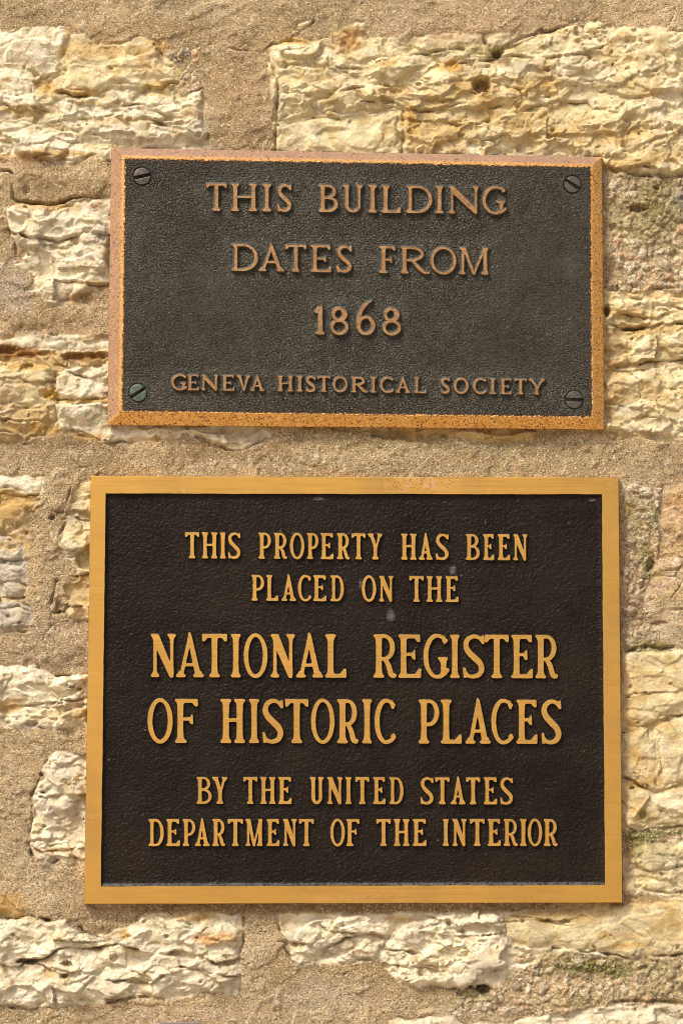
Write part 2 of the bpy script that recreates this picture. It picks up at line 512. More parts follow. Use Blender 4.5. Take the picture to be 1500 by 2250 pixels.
# polygon, height, tone, roughness of relief, angle of facets
STONES = [
    # rock showing between stones that touch one another
    dict(p=[(-60, 64), (130, 62), (210, 90), (350, 95), (390, 150), (400, 210), (450, 210), (455, 322), (246, 335), (240, 356), (-60, 346)], h=3, c=Y_, r=.8, gap=True),
    dict(p=[(-60, 745), (90, 735), (246, 738), (246, 940), (200, 965), (130, 948), (60, 965), (-60, 972)], h=2, c=O_, r=.8, gap=True),
    dict(p=[(1318, 640), (1560, 636), (1560, 974), (1440, 968), (1318, 945)], h=4, c=Y_, r=.8, gap=True),
    dict(p=[(1360, 1440), (1560, 1425), (1560, 1815), (1400, 1826), (1360, 1820)], h=5, c=Y_, r=.6, gap=True),
    dict(p=[(612, 2012), (800, 2006), (1100, 2000), (1560, 1980), (1560, 2095), (1200, 2100), (1100, 2160), (880, 2162), (840, 2108), (660, 2122)], h=5, c=C_, r=.8, gap=True),
    dict(p=[(-60, 1075), (90, 1060), (70, 1140), (52, 1320), (70, 1390), (-60, 1400)], h=3, c=O_, r=.8, gap=True),
    dict(p=[(586, 108), (680, 95), (1290, 60), (1560, 70), (1560, 378), (884, 340), (602, 335)], h=6, c=Y_, r=.8, gap=True),
    # upper left
    dict(p=[(-60, 62), (50, 62), (95, 58), (140, 55), (146, 95), (140, 135), (122, 160), (88, 172), (74, 152), (45, 141), (-60, 143)], h=9, c=C_, s='smooth'),
    dict(p=[(148, 78), (190, 78), (215, 95), (270, 97), (300, 82), (322, 80), (352, 98), (360, 120), (365, 145), (382, 150), (385, 178), (350, 190), (300, 192), (240, 187), (210, 205), (170, 208), (140, 200), (131, 180), (141, 150)], h=13, c=Y_, r=.7, s='smooth'),
    dict(p=[(-60, 146), (45, 145), (78, 162), (76, 190), (95, 233), (108, 250), (60, 262), (20, 266), (-60, 266)], h=11, c=C_, s='flaked'),
    dict(p=[(122, 214), (225, 210), (231, 196), (280, 192), (325, 206), (338, 214), (400, 214), (445, 195), (447, 240), (455, 290), (459, 322), (360, 326), (240, 318), (186, 315), (178, 290), (104, 268), (128, 255), (112, 232)], h=13, c=C_, r=1.3, s='bedded'),
    dict(p=[(-60, 269), (60, 265), (100, 271), (176, 292), (186, 318), (215, 330), (246, 326), (246, 352), (205, 350), (170, 358), (120, 362), (80, 350), (40, 345), (-60, 346)], h=12, c=C_, r=.9, s='bedded'),
    # left of the upper plaque
    dict(p=[(13, 457), (45, 447), (125, 453), (160, 439), (246, 437), (246, 622), (238, 640), (200, 648), (160, 665), (120, 680), (105, 670), (90, 650), (60, 640), (72, 620), (62, 600), (40, 590), (27, 576), (52, 574), (40, 540), (20, 510), (15, 490)], h=12, c=C_, r=1.0, s='flaked'),
    dict(p=[(-60, 747), (20, 745), (60, 738), (85, 728), (130, 735), (180, 735), (185, 752), (215, 748), (246, 730), (246, 772), (140, 775), (100, 770), (50, 778), (-60, 768)], h=7, c=C_, r=.6, s='bedded'),
    dict(p=[(122, 830), (130, 812), (160, 801), (200, 803), (246, 794), (246, 872), (180, 879), (135, 880), (122, 862)], h=13, c=C_, r=.8, s='faceted'),
    dict(p=[(-60, 802), (60, 792), (120, 802), (116, 830), (119, 860), (102, 874), (119, 888), (60, 894), (20, 890), (-60, 896)], h=9, c=Y_, r=1.0, s='bedded'),
    dict(p=[(120, 888), (246, 882), (250, 930), (330, 930), (590, 936), (602, 953), (540, 990), (500, 988), (430, 955), (380, 965), (300, 970), (225, 975), (205, 962), (165, 946), (131, 941), (126, 915)], h=9, c=C_, r=.9),
    dict(p=[(-60, 900), (60, 897), (110, 891), (123, 912), (127, 940), (110, 950), (75, 955), (50, 970), (20, 972), (-60, 975)], h=8, c=O_, r=.8),
    # between the plaques
    dict(p=[(780, 944), (1000, 940), (1185, 946), (1176, 970), (1100, 974), (1000, 966), (900, 972), (820, 962)], h=3, c=O_, r=.7),
    # left of the lower plaque
    dict(p=[(-60, 1046), (60, 1042), (101, 1047), (99, 1065), (91, 1084), (50, 1081), (0, 1071), (-60, 1070)], h=8, c=C_, r=.6, s='smooth'),
    dict(p=[(-60, 1076), (50, 1087), (88, 1089), (80, 1115), (60, 1145), (40, 1160), (20, 1168), (-60, 1169)], h=7, c=O_, r=.9),
    dict(p=[(-60, 1171), (20, 1173), (48, 1185), (55, 1215), (58, 1260), (56, 1310), (30, 1315), (-60, 1312)], h=9, c=G_, r=.9, s='bedded'),
    dict(p=[(160, 1080), (180, 1062), (206, 1058), (206, 1364), (190, 1366), (152, 1356), (146, 1320), (140, 1290), (165, 1270), (170, 1250), (140, 1215), (130, 1200), (145, 1165), (142, 1145), (150, 1130)], h=6, c=Y_, r=1.0, s='faceted'),
    dict(p=[(-60, 1320), (40, 1319), (70, 1335), (75, 1360), (60, 1380), (30, 1395), (-60, 1400)], h=5, c=G_, r=.9),
    dict(p=[(-60, 1461), (60, 1458), (85, 1465), (120, 1484), (196, 1481), (196, 1600), (130, 1598), (100, 1600), (60, 1605), (-60, 1600)], h=11, c=C_, r=1.1, s='flaked'),
    dict(p=[(105, 1660), (120, 1650), (195, 1655), (195, 1888), (172, 1895), (150, 1900), (133, 1885), (115, 1896), (90, 1906), (74, 1900), (60, 1860), (65, 1850), (72, 1800), (70, 1745), (85, 1715), (98, 1700)], h=13, c=C_, r=1.1, s='faceted'),
    dict(p=[(-60, 1955), (15, 1968), (40, 1995), (58, 2008), (30, 2015), (-60, 2016)], h=9, c=O_, r=.6),
    # below the lower plaque
    dict(p=[(-60, 2021), (50, 2016), (75, 2012), (100, 2025), (150, 2022), (175, 2035), (185, 2048), (215, 2056), (245, 2045), (270, 2040), (300, 2025), (310, 2008), (345, 2005), (400, 2010), (440, 1998), (500, 2002), (525, 2010), (533, 2040), (536, 2070), (526, 2105), (528, 2180), (510, 2186), (440, 2190), (360, 2195), (310, 2187), (270, 2200), (200, 2205), (160, 2210), (100, 2212), (60, 2216), (30, 2207), (-60, 2210)], h=15, c=C_, r=1.15, s='bedded'),
    dict(p=[(610, 2012), (625, 2003), (680, 2006), (740, 2004), (800, 2009), (832, 2016), (868, 2026), (876, 2050), (850, 2062), (838, 2085), (832, 2106), (790, 2111), (760, 2110), (700, 2122), (660, 2122), (640, 2110), (626, 2080), (632, 2070), (615, 2050)], h=14, c=C_, r=1.1, s='flaked'),
    dict(p=[(872, 2030), (922, 2030), (930, 2015), (970, 2000), (1000, 1998), (1030, 2003), (1080, 1998), (1105, 2012), (1108, 2050), (1130, 2085), (1190, 2085), (1194, 2105), (1150, 2116), (1118, 2122), (1098, 2150), (1108, 2168), (1060, 2168), (1000, 2175), (960, 2170), (900, 2166), (882, 2164), (866, 2150), (845, 2120), (838, 2100), (852, 2066), (880, 2052)], h=13, c=C_, r=1.2, s='faceted'),
    dict(p=[(1109, 2014), (1150, 2005), (1250, 1998), (1300, 1988), (1400, 1985), (1560, 1978), (1560, 2090), (1500, 2095), (1420, 2105), (1390, 2108), (1350, 2096), (1310, 2090), (1270, 2088), (1210, 2084), (1132, 2084), (1111, 2050)], h=10, c=Y_, r=.45, s='smooth'),
    dict(p=[(850, 2320), (853, 2242), (905, 2236), (985, 2231), (1010, 2248), (1130, 2242), (1200, 2228), (1300, 2212), (1360, 2204), (1560, 2210), (1560, 2320)], h=9, c=C_, r=.8),
    # upper right
    dict(p=[(583, 108), (600, 93), (650, 83), (680, 95), (722, 86), (760, 118), (790, 131), (840, 127), (900, 122), (920, 132), (970, 122), (1010, 110), (1060, 126), (1100, 118), (1150, 92), (1190, 71), (1250, 58), (1292, 46), (1340, 56), (1400, 61), (1450, 58), (1560, 65), (1560, 380), (1480, 388), (1420, 385), (1380, 388), (1340, 375), (1318, 362), (1318, 352), (886, 345), (886, 246), (868, 238), (820, 243), (780, 248), (700, 256), (640, 266), (611, 272), (607, 250), (612, 220), (608, 180), (598, 140)], h=16, c=Y_, r=1.2, s='flaked'),
    dict(p=[(605, 277), (640, 270), (700, 260), (780, 252), (820, 247), (866, 242), (881, 252), (882, 345), (601, 338)], h=13, c=Y_, r=.6, s='smooth'),
    dict(p=[(648, 50), (690, 44), (682, 58), (662, 68), (645, 64)], h=8, c=Y_, r=.4),
    dict(p=[(722, 62), (752, 58), (800, 46), (806, 62), (788, 92), (768, 118), (735, 92)], h=8, c=O_, r=.8),
    # right of the upper plaque
    dict(p=[(1318, 642), (1360, 641), (1390, 650), (1420, 642), (1450, 635), (1560, 640), (1560, 798), (1480, 793), (1440, 794), (1400, 804), (1360, 813), (1340, 819), (1318, 790)], h=11, c=Y_, r=1.1, s='bedded'),
    dict(p=[(1318, 828), (1365, 818), (1440, 801), (1560, 798), (1560, 975), (1490, 975), (1440, 968), (1390, 965), (1350, 955), (1318, 945)], h=13, c=Y_, r=1.0, s='flaked'),
    # right of the lower plaque
    dict(p=[(1455, 1062), (1560, 1055), (1560, 1380), (1480, 1372), (1420, 1352), (1411, 1300), (1440, 1232), (1450, 1180), (1446, 1100)], h=5, c='rust', r=.5),
    dict(p=[(1360, 1437), (1420, 1431), (1560, 1425), (1560, 1566), (1500, 1570), (1450, 1575), (1430, 1592), (1400, 1597), (1360, 1596)], h=13, c=Y_, r=.42, s='smooth'),
    dict(p=[(1360, 1602), (1428, 1600), (1438, 1640), (1444, 1690), (1438, 1735), (1400, 1728), (1360, 1704)], h=10, c=Y_, r=.42, s='smooth'),
    dict(p=[(1435, 1597), (1460, 1583), (1560, 1570), (1560, 1713), (1480, 1722), (1445, 1738), (1448, 1690), (1442, 1640)], h=14, c=Y_, r=.4, s='smooth'),
    dict(p=[(1360, 1715), (1390, 1728), (1430, 1742), (1480, 1727), (1560, 1716), (1560, 1800), (1490, 1815), (1440, 1815), (1390, 1826), (1360, 1825)], h=12, c=Y_, r=.6, s='faceted'),
    dict(p=[(1368, 1872), (1420, 1852), (1560, 1850), (1560, 1972), (1470, 1980), (1440, 1966), (1400, 1970), (1368, 1962)], h=8, c=Y_, r=.9),
]
# broken ledges inside the stones: line, depth of the undercut below it, how far it fades
LEDGES = [
    ([(80, 178), (90, 172), (112, 162), (128, 160)], 8, 20), ([(130, 200), (170, 209), (212, 206), (240, 189), (300, 193), (350, 191), (386, 179)], 10, 24),
    ([(0, 224), (40, 245), (80, 236), (100, 242)], 7, 24), ([(225, 226), (260, 234), (300, 228), (330, 236)], 6, 26),
    ([(340, 244), (370, 258), (405, 260)], 6, 18), ([(110, 268), (150, 262), (175, 258), (215, 262), (250, 255)], 6, 22),
    ([(260, 262), (290, 272), (320, 262), (350, 268), (400, 285), (440, 300)], 6, 20), ([(-20, 305), (40, 315), (95, 318), (120, 305), (180, 312)], 5, 18),
    ([(60, 340), (140, 345), (160, 352), (200, 342)], 5, 14),
    ([(18, 505), (60, 520), (110, 530), (150, 527), (190, 512), (240, 516)], 8, 24), ([(120, 614), (165, 620), (200, 626), (238, 622)], 8, 26),
    ([(160, 540), (190, 532), (236, 540)], 5, 16), ([(60, 546), (100, 540), (150, 545)], 4, 16),
    ([(0, 835), (40, 828), (70, 842), (118, 836)], 6, 16), ([(125, 825), (160, 818), (200, 830), (240, 815)], 6, 16), ([(130, 875), (180, 879), (240, 872)], 7, 14),
    ([(170, 945), (210, 960), (240, 972), (300, 968)], 6, 14), ([(0, 920), (60, 925), (126, 920)], 5, 14),
    ([(0, 1083), (50, 1090), (90, 1086)], 5, 12), ([(0, 1226), (30, 1232), (56, 1228)], 5, 22), ([(0, 1278), (40, 1276), (56, 1285)], 5, 18),
    ([(145, 1138), (198, 1140)], 5, 18), ([(148, 1210), (200, 1206)], 4, 20), ([(170, 1265), (200, 1262)], 6, 22), ([(150, 1330), (200, 1332)], 6, 16),
    ([(0, 1335), (40, 1330), (70, 1340)], 5, 18), ([(0, 1380), (60, 1376)], 5, 14),
    ([(0, 1556), (30, 1552), (80, 1548), (130, 1540), (190, 1532)], 7, 26), ([(105, 1505), (140, 1500), (190, 1495)], 3, 14), ([(0, 1575), (60, 1570), (120, 1578), (190, 1572)], 5, 16),
    ([(75, 1744), (100, 1752), (140, 1742), (186, 1745)], 9, 26), ([(62, 1852), (90, 1872), (130, 1868), (186, 1862)], 7, 18),
    ([(0, 2118), (40, 2123), (75, 2106), (95, 2106), (135, 2080), (165, 2078), (200, 2082), (262, 2074)], 11, 30),
    ([(270, 2075), (330, 2092), (370, 2093), (400, 2086), (440, 2098), (475, 2112), (526, 2108)], 10, 26),
    ([(250, 2152), (300, 2150), (330, 2163), (358, 2140)], 9, 20), ([(95, 2118), (140, 2140), (180, 2132), (205, 2134)], 7, 18), ([(400, 2122), (450, 2130), (500, 2142), (527, 2140)], 8, 18),
    ([(150, 2160), (190, 2145), (210, 2134)], 5, 20),
    ([(625, 2068), (660, 2070), (700, 2085), (760, 2060), (800, 2050), (850, 2052)], 8, 26), ([(700, 2024), (715, 2042), (750, 2048), (830, 2048)], 6, 20),
    ([(850, 2084), (900, 2090), (925, 2095)], 5, 16), ([(930, 2118), (960, 2122), (1000, 2110), (1040, 2108)], 7, 18), ([(925, 2050), (1000, 2055), (1060, 2055), (1100, 2046)], 5, 14),
    ([(1060, 2026), (1120, 2022), (1200, 2020), (1240, 2030)], 4, 14), ([(1120, 2010), (1230, 2022), (1280, 2012)], 5, 14), ([(860, 2118), (920, 2122), (960, 2132)], 6, 18),
    # upper right
    ([(583, 108), (600, 96), (650, 88), (680, 100)], 6, 14), ([(760, 160), (800, 172), (835, 165), (860, 175)], 5, 18),
    ([(800, 225), (850, 215), (880, 232), (920, 245), (980, 238), (1040, 240), (1110, 232)], 9, 40), ([(1010, 140), (1100, 128), (1200, 130), (1280, 122), (1330, 100)], 6, 30),
    ([(940, 190), (1000, 180), (1060, 178), (1110, 190), (1140, 200)], 6, 30), ([(1150, 240), (1230, 220), (1290, 222), (1300, 235)], 8, 34),
    ([(1320, 200), (1370, 180), (1420, 160), (1460, 150)], 5, 30), ([(1330, 345), (1370, 335), (1430, 310), (1500, 290)], 5, 30), ([(880, 262), (950, 268), (1030, 275), (1110, 262)], 6, 30),
    ([(620, 205), (680, 212), (740, 206), (800, 195)], 5, 22), ([(610, 150), (680, 142), (740, 150), (800, 150)], 4, 20), ([(1080, 125), (1140, 84), (1192, 68), (1250, 55)], 8, 16),
    ([(1320, 362), (1360, 376), (1400, 384), (1450, 384)], 6, 12),
    # right of the upper plaque
    ([(1325, 676), (1360, 686), (1400, 694), (1440, 700), (1460, 690)], 8, 18), ([(1340, 712), (1375, 720), (1412, 718), (1450, 712), (1500, 712)], 9, 14), ([(1330, 806), (1380, 800), (1440, 792), (1520, 786)], 7, 18),
    ([(1400, 672), (1460, 670), (1520, 680)], 4, 16), ([(1360, 760), (1420, 772), (1500, 758)], 4, 20), ([(1330, 880), (1360, 890), (1400, 900), (1410, 892)], 5, 24), ([(1430, 850), (1480, 858), (1520, 845)], 4, 24),
    # right of the lower plaque
    ([(1366, 1528), (1420, 1520), (1500, 1518)], 3, 20), ([(1420, 1592), (1450, 1578), (1500, 1570), (1560, 1562)], 7, 24), ([(1366, 1700), (1400, 1722), (1440, 1738), (1480, 1724), (1540, 1712)], 8, 20),
    ([(1366, 1606), (1430, 1600)], 3, 10), ([(1375, 1815), (1400, 1826), (1450, 1816), (1520, 1808)], 6, 14), ([(1390, 1905), (1440, 1912), (1500, 1900)], 5, 22), ([(1420, 1950), (1470, 1962), (1520, 1950)], 5, 16),
]
# narrow dark cracks: line, depth, half width
CRACKS = [
    ([(-20, 372), (23, 378), (30, 388), (27, 416), (31, 438), (44, 444), (125, 450), (158, 435), (182, 434), (240, 436)], 11, 3.0),
    ([(583, 104), (590, 125), (600, 150), (611, 190), (607, 250), (604, 330)], 9, 3.5), ([(495, 105), (530, 112), (580, 116)], 4, 2.0),
    ([(1060, 82), (1068, 100), (1080, 118), (1095, 112)], 9, 3.5), ([(900, 123), (950, 118), (1005, 106), (1040, 118), (1075, 124)], 8, 3.0), ([(1250, 54), (1272, 42), (1295, 34)], 7, 3.0),
    ([(1095, 112), (1140, 84), (1190, 66)], 6, 3.0), ([(884, 246), (884, 336)], 7, 3.5),
    ([(345, 110), (358, 122), (362, 142), (384, 152)], 5, 2.0), ([(640, 66), (665, 70), (690, 46)], 6, 2.2),
    ([(122, 820), (124, 860), (128, 888)], 5, 2.5), ([(122, 890), (127, 915), (131, 940)], 8, 3.0), ([(33, 535), (38, 560), (52, 575)], 8, 3.5),
    ([(160, 1055), (152, 1090), (140, 1128), (104, 1122)], 7, 3.0), ([(145, 1150), (133, 1175)], 6, 3), ([(165, 1275), (125, 1278), (120, 1300), (110, 1345), (140, 1345)], 7, 3.0),
    ([(85, 1466), (120, 1486), (190, 1484)], 7, 3.0), ([(0, 1314), (55, 1314)], 8, 3.0), ([(98, 1700), (85, 1716), (70, 1745), (72, 1800), (64, 1850), (76, 1898)], 8, 3.0),
    ([(-20, 2018), (40, 2017), (62, 2009), (110, 2022)], 9, 3.0), ([(175, 2035), (186, 2050), (216, 2058)], 8, 3.0), ([(535, 2010), (536, 2070), (526, 2106), (528, 2184)], 8, 3.0), ([(-20, 2212), (60, 2217), (120, 2213)], 7, 2.5),
    ([(240, 2203), (300, 2190), (330, 2193)], 8, 3.0), ([(510, 2008), (525, 2006)], 7, 3), ([(612, 2012), (616, 2050), (632, 2070), (626, 2082), (642, 2112), (662, 2124)], 8, 3.0),
    ([(1108, 2008), (1108, 2030), (1110, 2050), (1060, 2056)], 7, 2.5), ([(1215, 2083), (1195, 2105), (1120, 2120)], 6, 3), ([(1215, 2083), (1270, 2089), (1310, 2092), (1350, 2098), (1392, 2110), (1440, 2102), (1520, 2094)], 9, 3.0),
    ([(1000, 2173), (1040, 2165), (1060, 2166), (1110, 2165)], 9, 4.0), ([(1310, 2206), (1360, 2200), (1440, 2200), (1520, 2206)], 9, 5.0), ([(1440, 1640), (1445, 1690), (1440, 1735)], 3, 2.0), ([(1430, 1600), (1440, 1640)], 3, 2),
    ([(1370, 1432), (1420, 1420), (1450, 1428), (1500, 1415)], 8, 4.0), ([(1360, 1295), (1378, 1296)], 6, 2), ([(1408, 1290), (1425, 1250), (1436, 1225)], 8, 5.0), ([(1355, 630), (1362, 645), (1398, 648), (1430, 636), (1500, 632)], 6, 3.0),
    ([(1390, 388), (1420, 386), (1440, 392), (1520, 384)], 8, 3.0), ([(600, 955), (540, 990), (500, 990), (430, 957)], 8, 3.0),
    ([(110, 1506), (150, 1495), (152, 1485)], 4, 2), ([(940, 2170), (1010, 2176)], 5, 2), ([(870, 2050), (840, 2085), (850, 2062)], 4, 2),
]
# holes (negative) and lumps (positive): x, y, rx, ry, height
PITS = [
    (1056, 190, 18, 20, -48), (850, 190, 6, 4, -12), (919, 188, 6, 3, -10), (1202, 213, 7, 4, -10), (1070, 268, 4, 4, -8), (1092, 120, 12, 9, -32), (990, 150, 16, 10, -8), (1200, 157, 8, 4, -8), (870, 205, 14, 8, -7),
    (1385, 722, 18, 5, -26), (1412, 719, 12, 5, -22), (1332, 684, 7, 14, -30), (1400, 460, 22, 8, -18), (1440, 415, 8, 5, -10), (1345, 500, 8, 8, -9), (1335, 590, 18, 30, -8), (1480, 560, 12, 10, -9), (1470, 620, 16, 6, -8),
    (368, 2056, 6, 4, -10), (62, 2112, 24, 6, -24), (150, 2117, 12, 6, -20), (144, 2143, 8, 6, -20), (252, 2105, 9, 9, -10), (310, 2156, 26, 6, -10), (385, 2094, 18, 5, -8), (358, 2144, 6, 5, -7), (505, 2115, 16, 6, -9), (210, 2085, 14, 5, -8),
    (650, 2075, 10, 7, -8), (704, 2062, 9, 5, -8), (720, 2098, 12, 9, -7), (900, 2095, 16, 6, -10), (985, 2026, 4, 7, -9), (1012, 2046, 9, 4, -9), (800, 2107, 18, 5, -10), (1240, 2024, 12, 4, -10), (1060, 2174, 17, 10, -42), (1010, 2184, 8, 6, -8),
    (92, 1702, 4, 5, -12), (96, 1741, 6, 3, -12), (165, 1800, 6, 8, -6), (118, 1890, 10, 8, -14), (160, 1510, 6, 3, -10), (176, 1514, 6, 3, -9), (133, 1545, 6, 3, -10), (70, 1590, 12, 6, -10), (20, 1588, 8, 3, -6), (150, 1560, 9, 7, -5),
    (116, 1137, 6, 6, -12), (10, 1235, 8, 6, -6), (30, 1208, 10, 10, -5), (158, 1222, 10, 8, -6), (130, 1335, 8, 14, -10), (12, 770, 26, 9, -14), (60, 782, 20, 6, -9), (105, 778, 22, 6, -9), (165, 784, 28, 7, -12), (220, 782, 22, 8, -12), (215, 804, 10, 4, -9), (65, 806, 12, 6, -9),
    (168, 532, 12, 10, -6), (195, 510, 12, 6, -8), (225, 527, 8, 10, -7), (58, 520, 12, 6, -5), (178, 434, 4, 3, -8), (60, 420, 8, 10, -6), (100, 866, 14, 10, -7), (15, 890, 12, 8, -8),
    (288, 270, 7, 6, -9), (438, 300, 6, 7, -9), (95, 245, 12, 6, -6), (345, 100, 8, 5, -9), (250, 145, 14, 10, -4), (100, 190, 22, 14, -7), (458, 300, 4, 6, -8),
    (1395, 1524, 4, 2, -6), (1416, 1522, 4, 2, -6), (1388, 1732, 6, 4, -14), (1400, 1588, 4, 2, -7), (1378, 1532, 6, 2, -6), (1412, 1792, 8, 8, -7), (1470, 1503, 5, 2, -6), (1430, 1240, 10, 14, -6), (1450, 1370, 20, 6, -7), (1380, 1870, 10, 34, -8),
    (1500, 445, 18, 20, 8), (1380, 640, 30, 8, 5), (105, 735, 10, 10, 7), (205, 742, 22, 14, 6), (80, 385, 12, 8, 5), (110, 480, 40, 25, 3), (576, 2168, 9, 16, 5), (612, 2195, 8, 24, 5), (600, 2215, 6, 8, 4), (652, 2128, 6, 8, 4),
    (1078, 104, 16, 14, 10), (1388, 2088, 22, 17, 9), (640, 18, 60, 14, 3), (520, 60, 50, 40, 5), (1075, 50, 70, 40, 6), (880, 70, 80, 40, 6), (60, 395, 60, 30, 6), (170, 400, 70, 35, 8), (60, 700, 60, 25, 8), (180, 690, 50, 25, 6), (530, 240, 70, 90, 6),
    (130, 1430, 60, 40, 9), (125, 1110, 30, 20, 6), (170, 1475, 26, 10, 5), (100, 1250, 30, 60, 5), (100, 2000, 80, 30, 4), (225, 2030, 30, 18, 5), (30, 1760, 40, 120, 4),
]
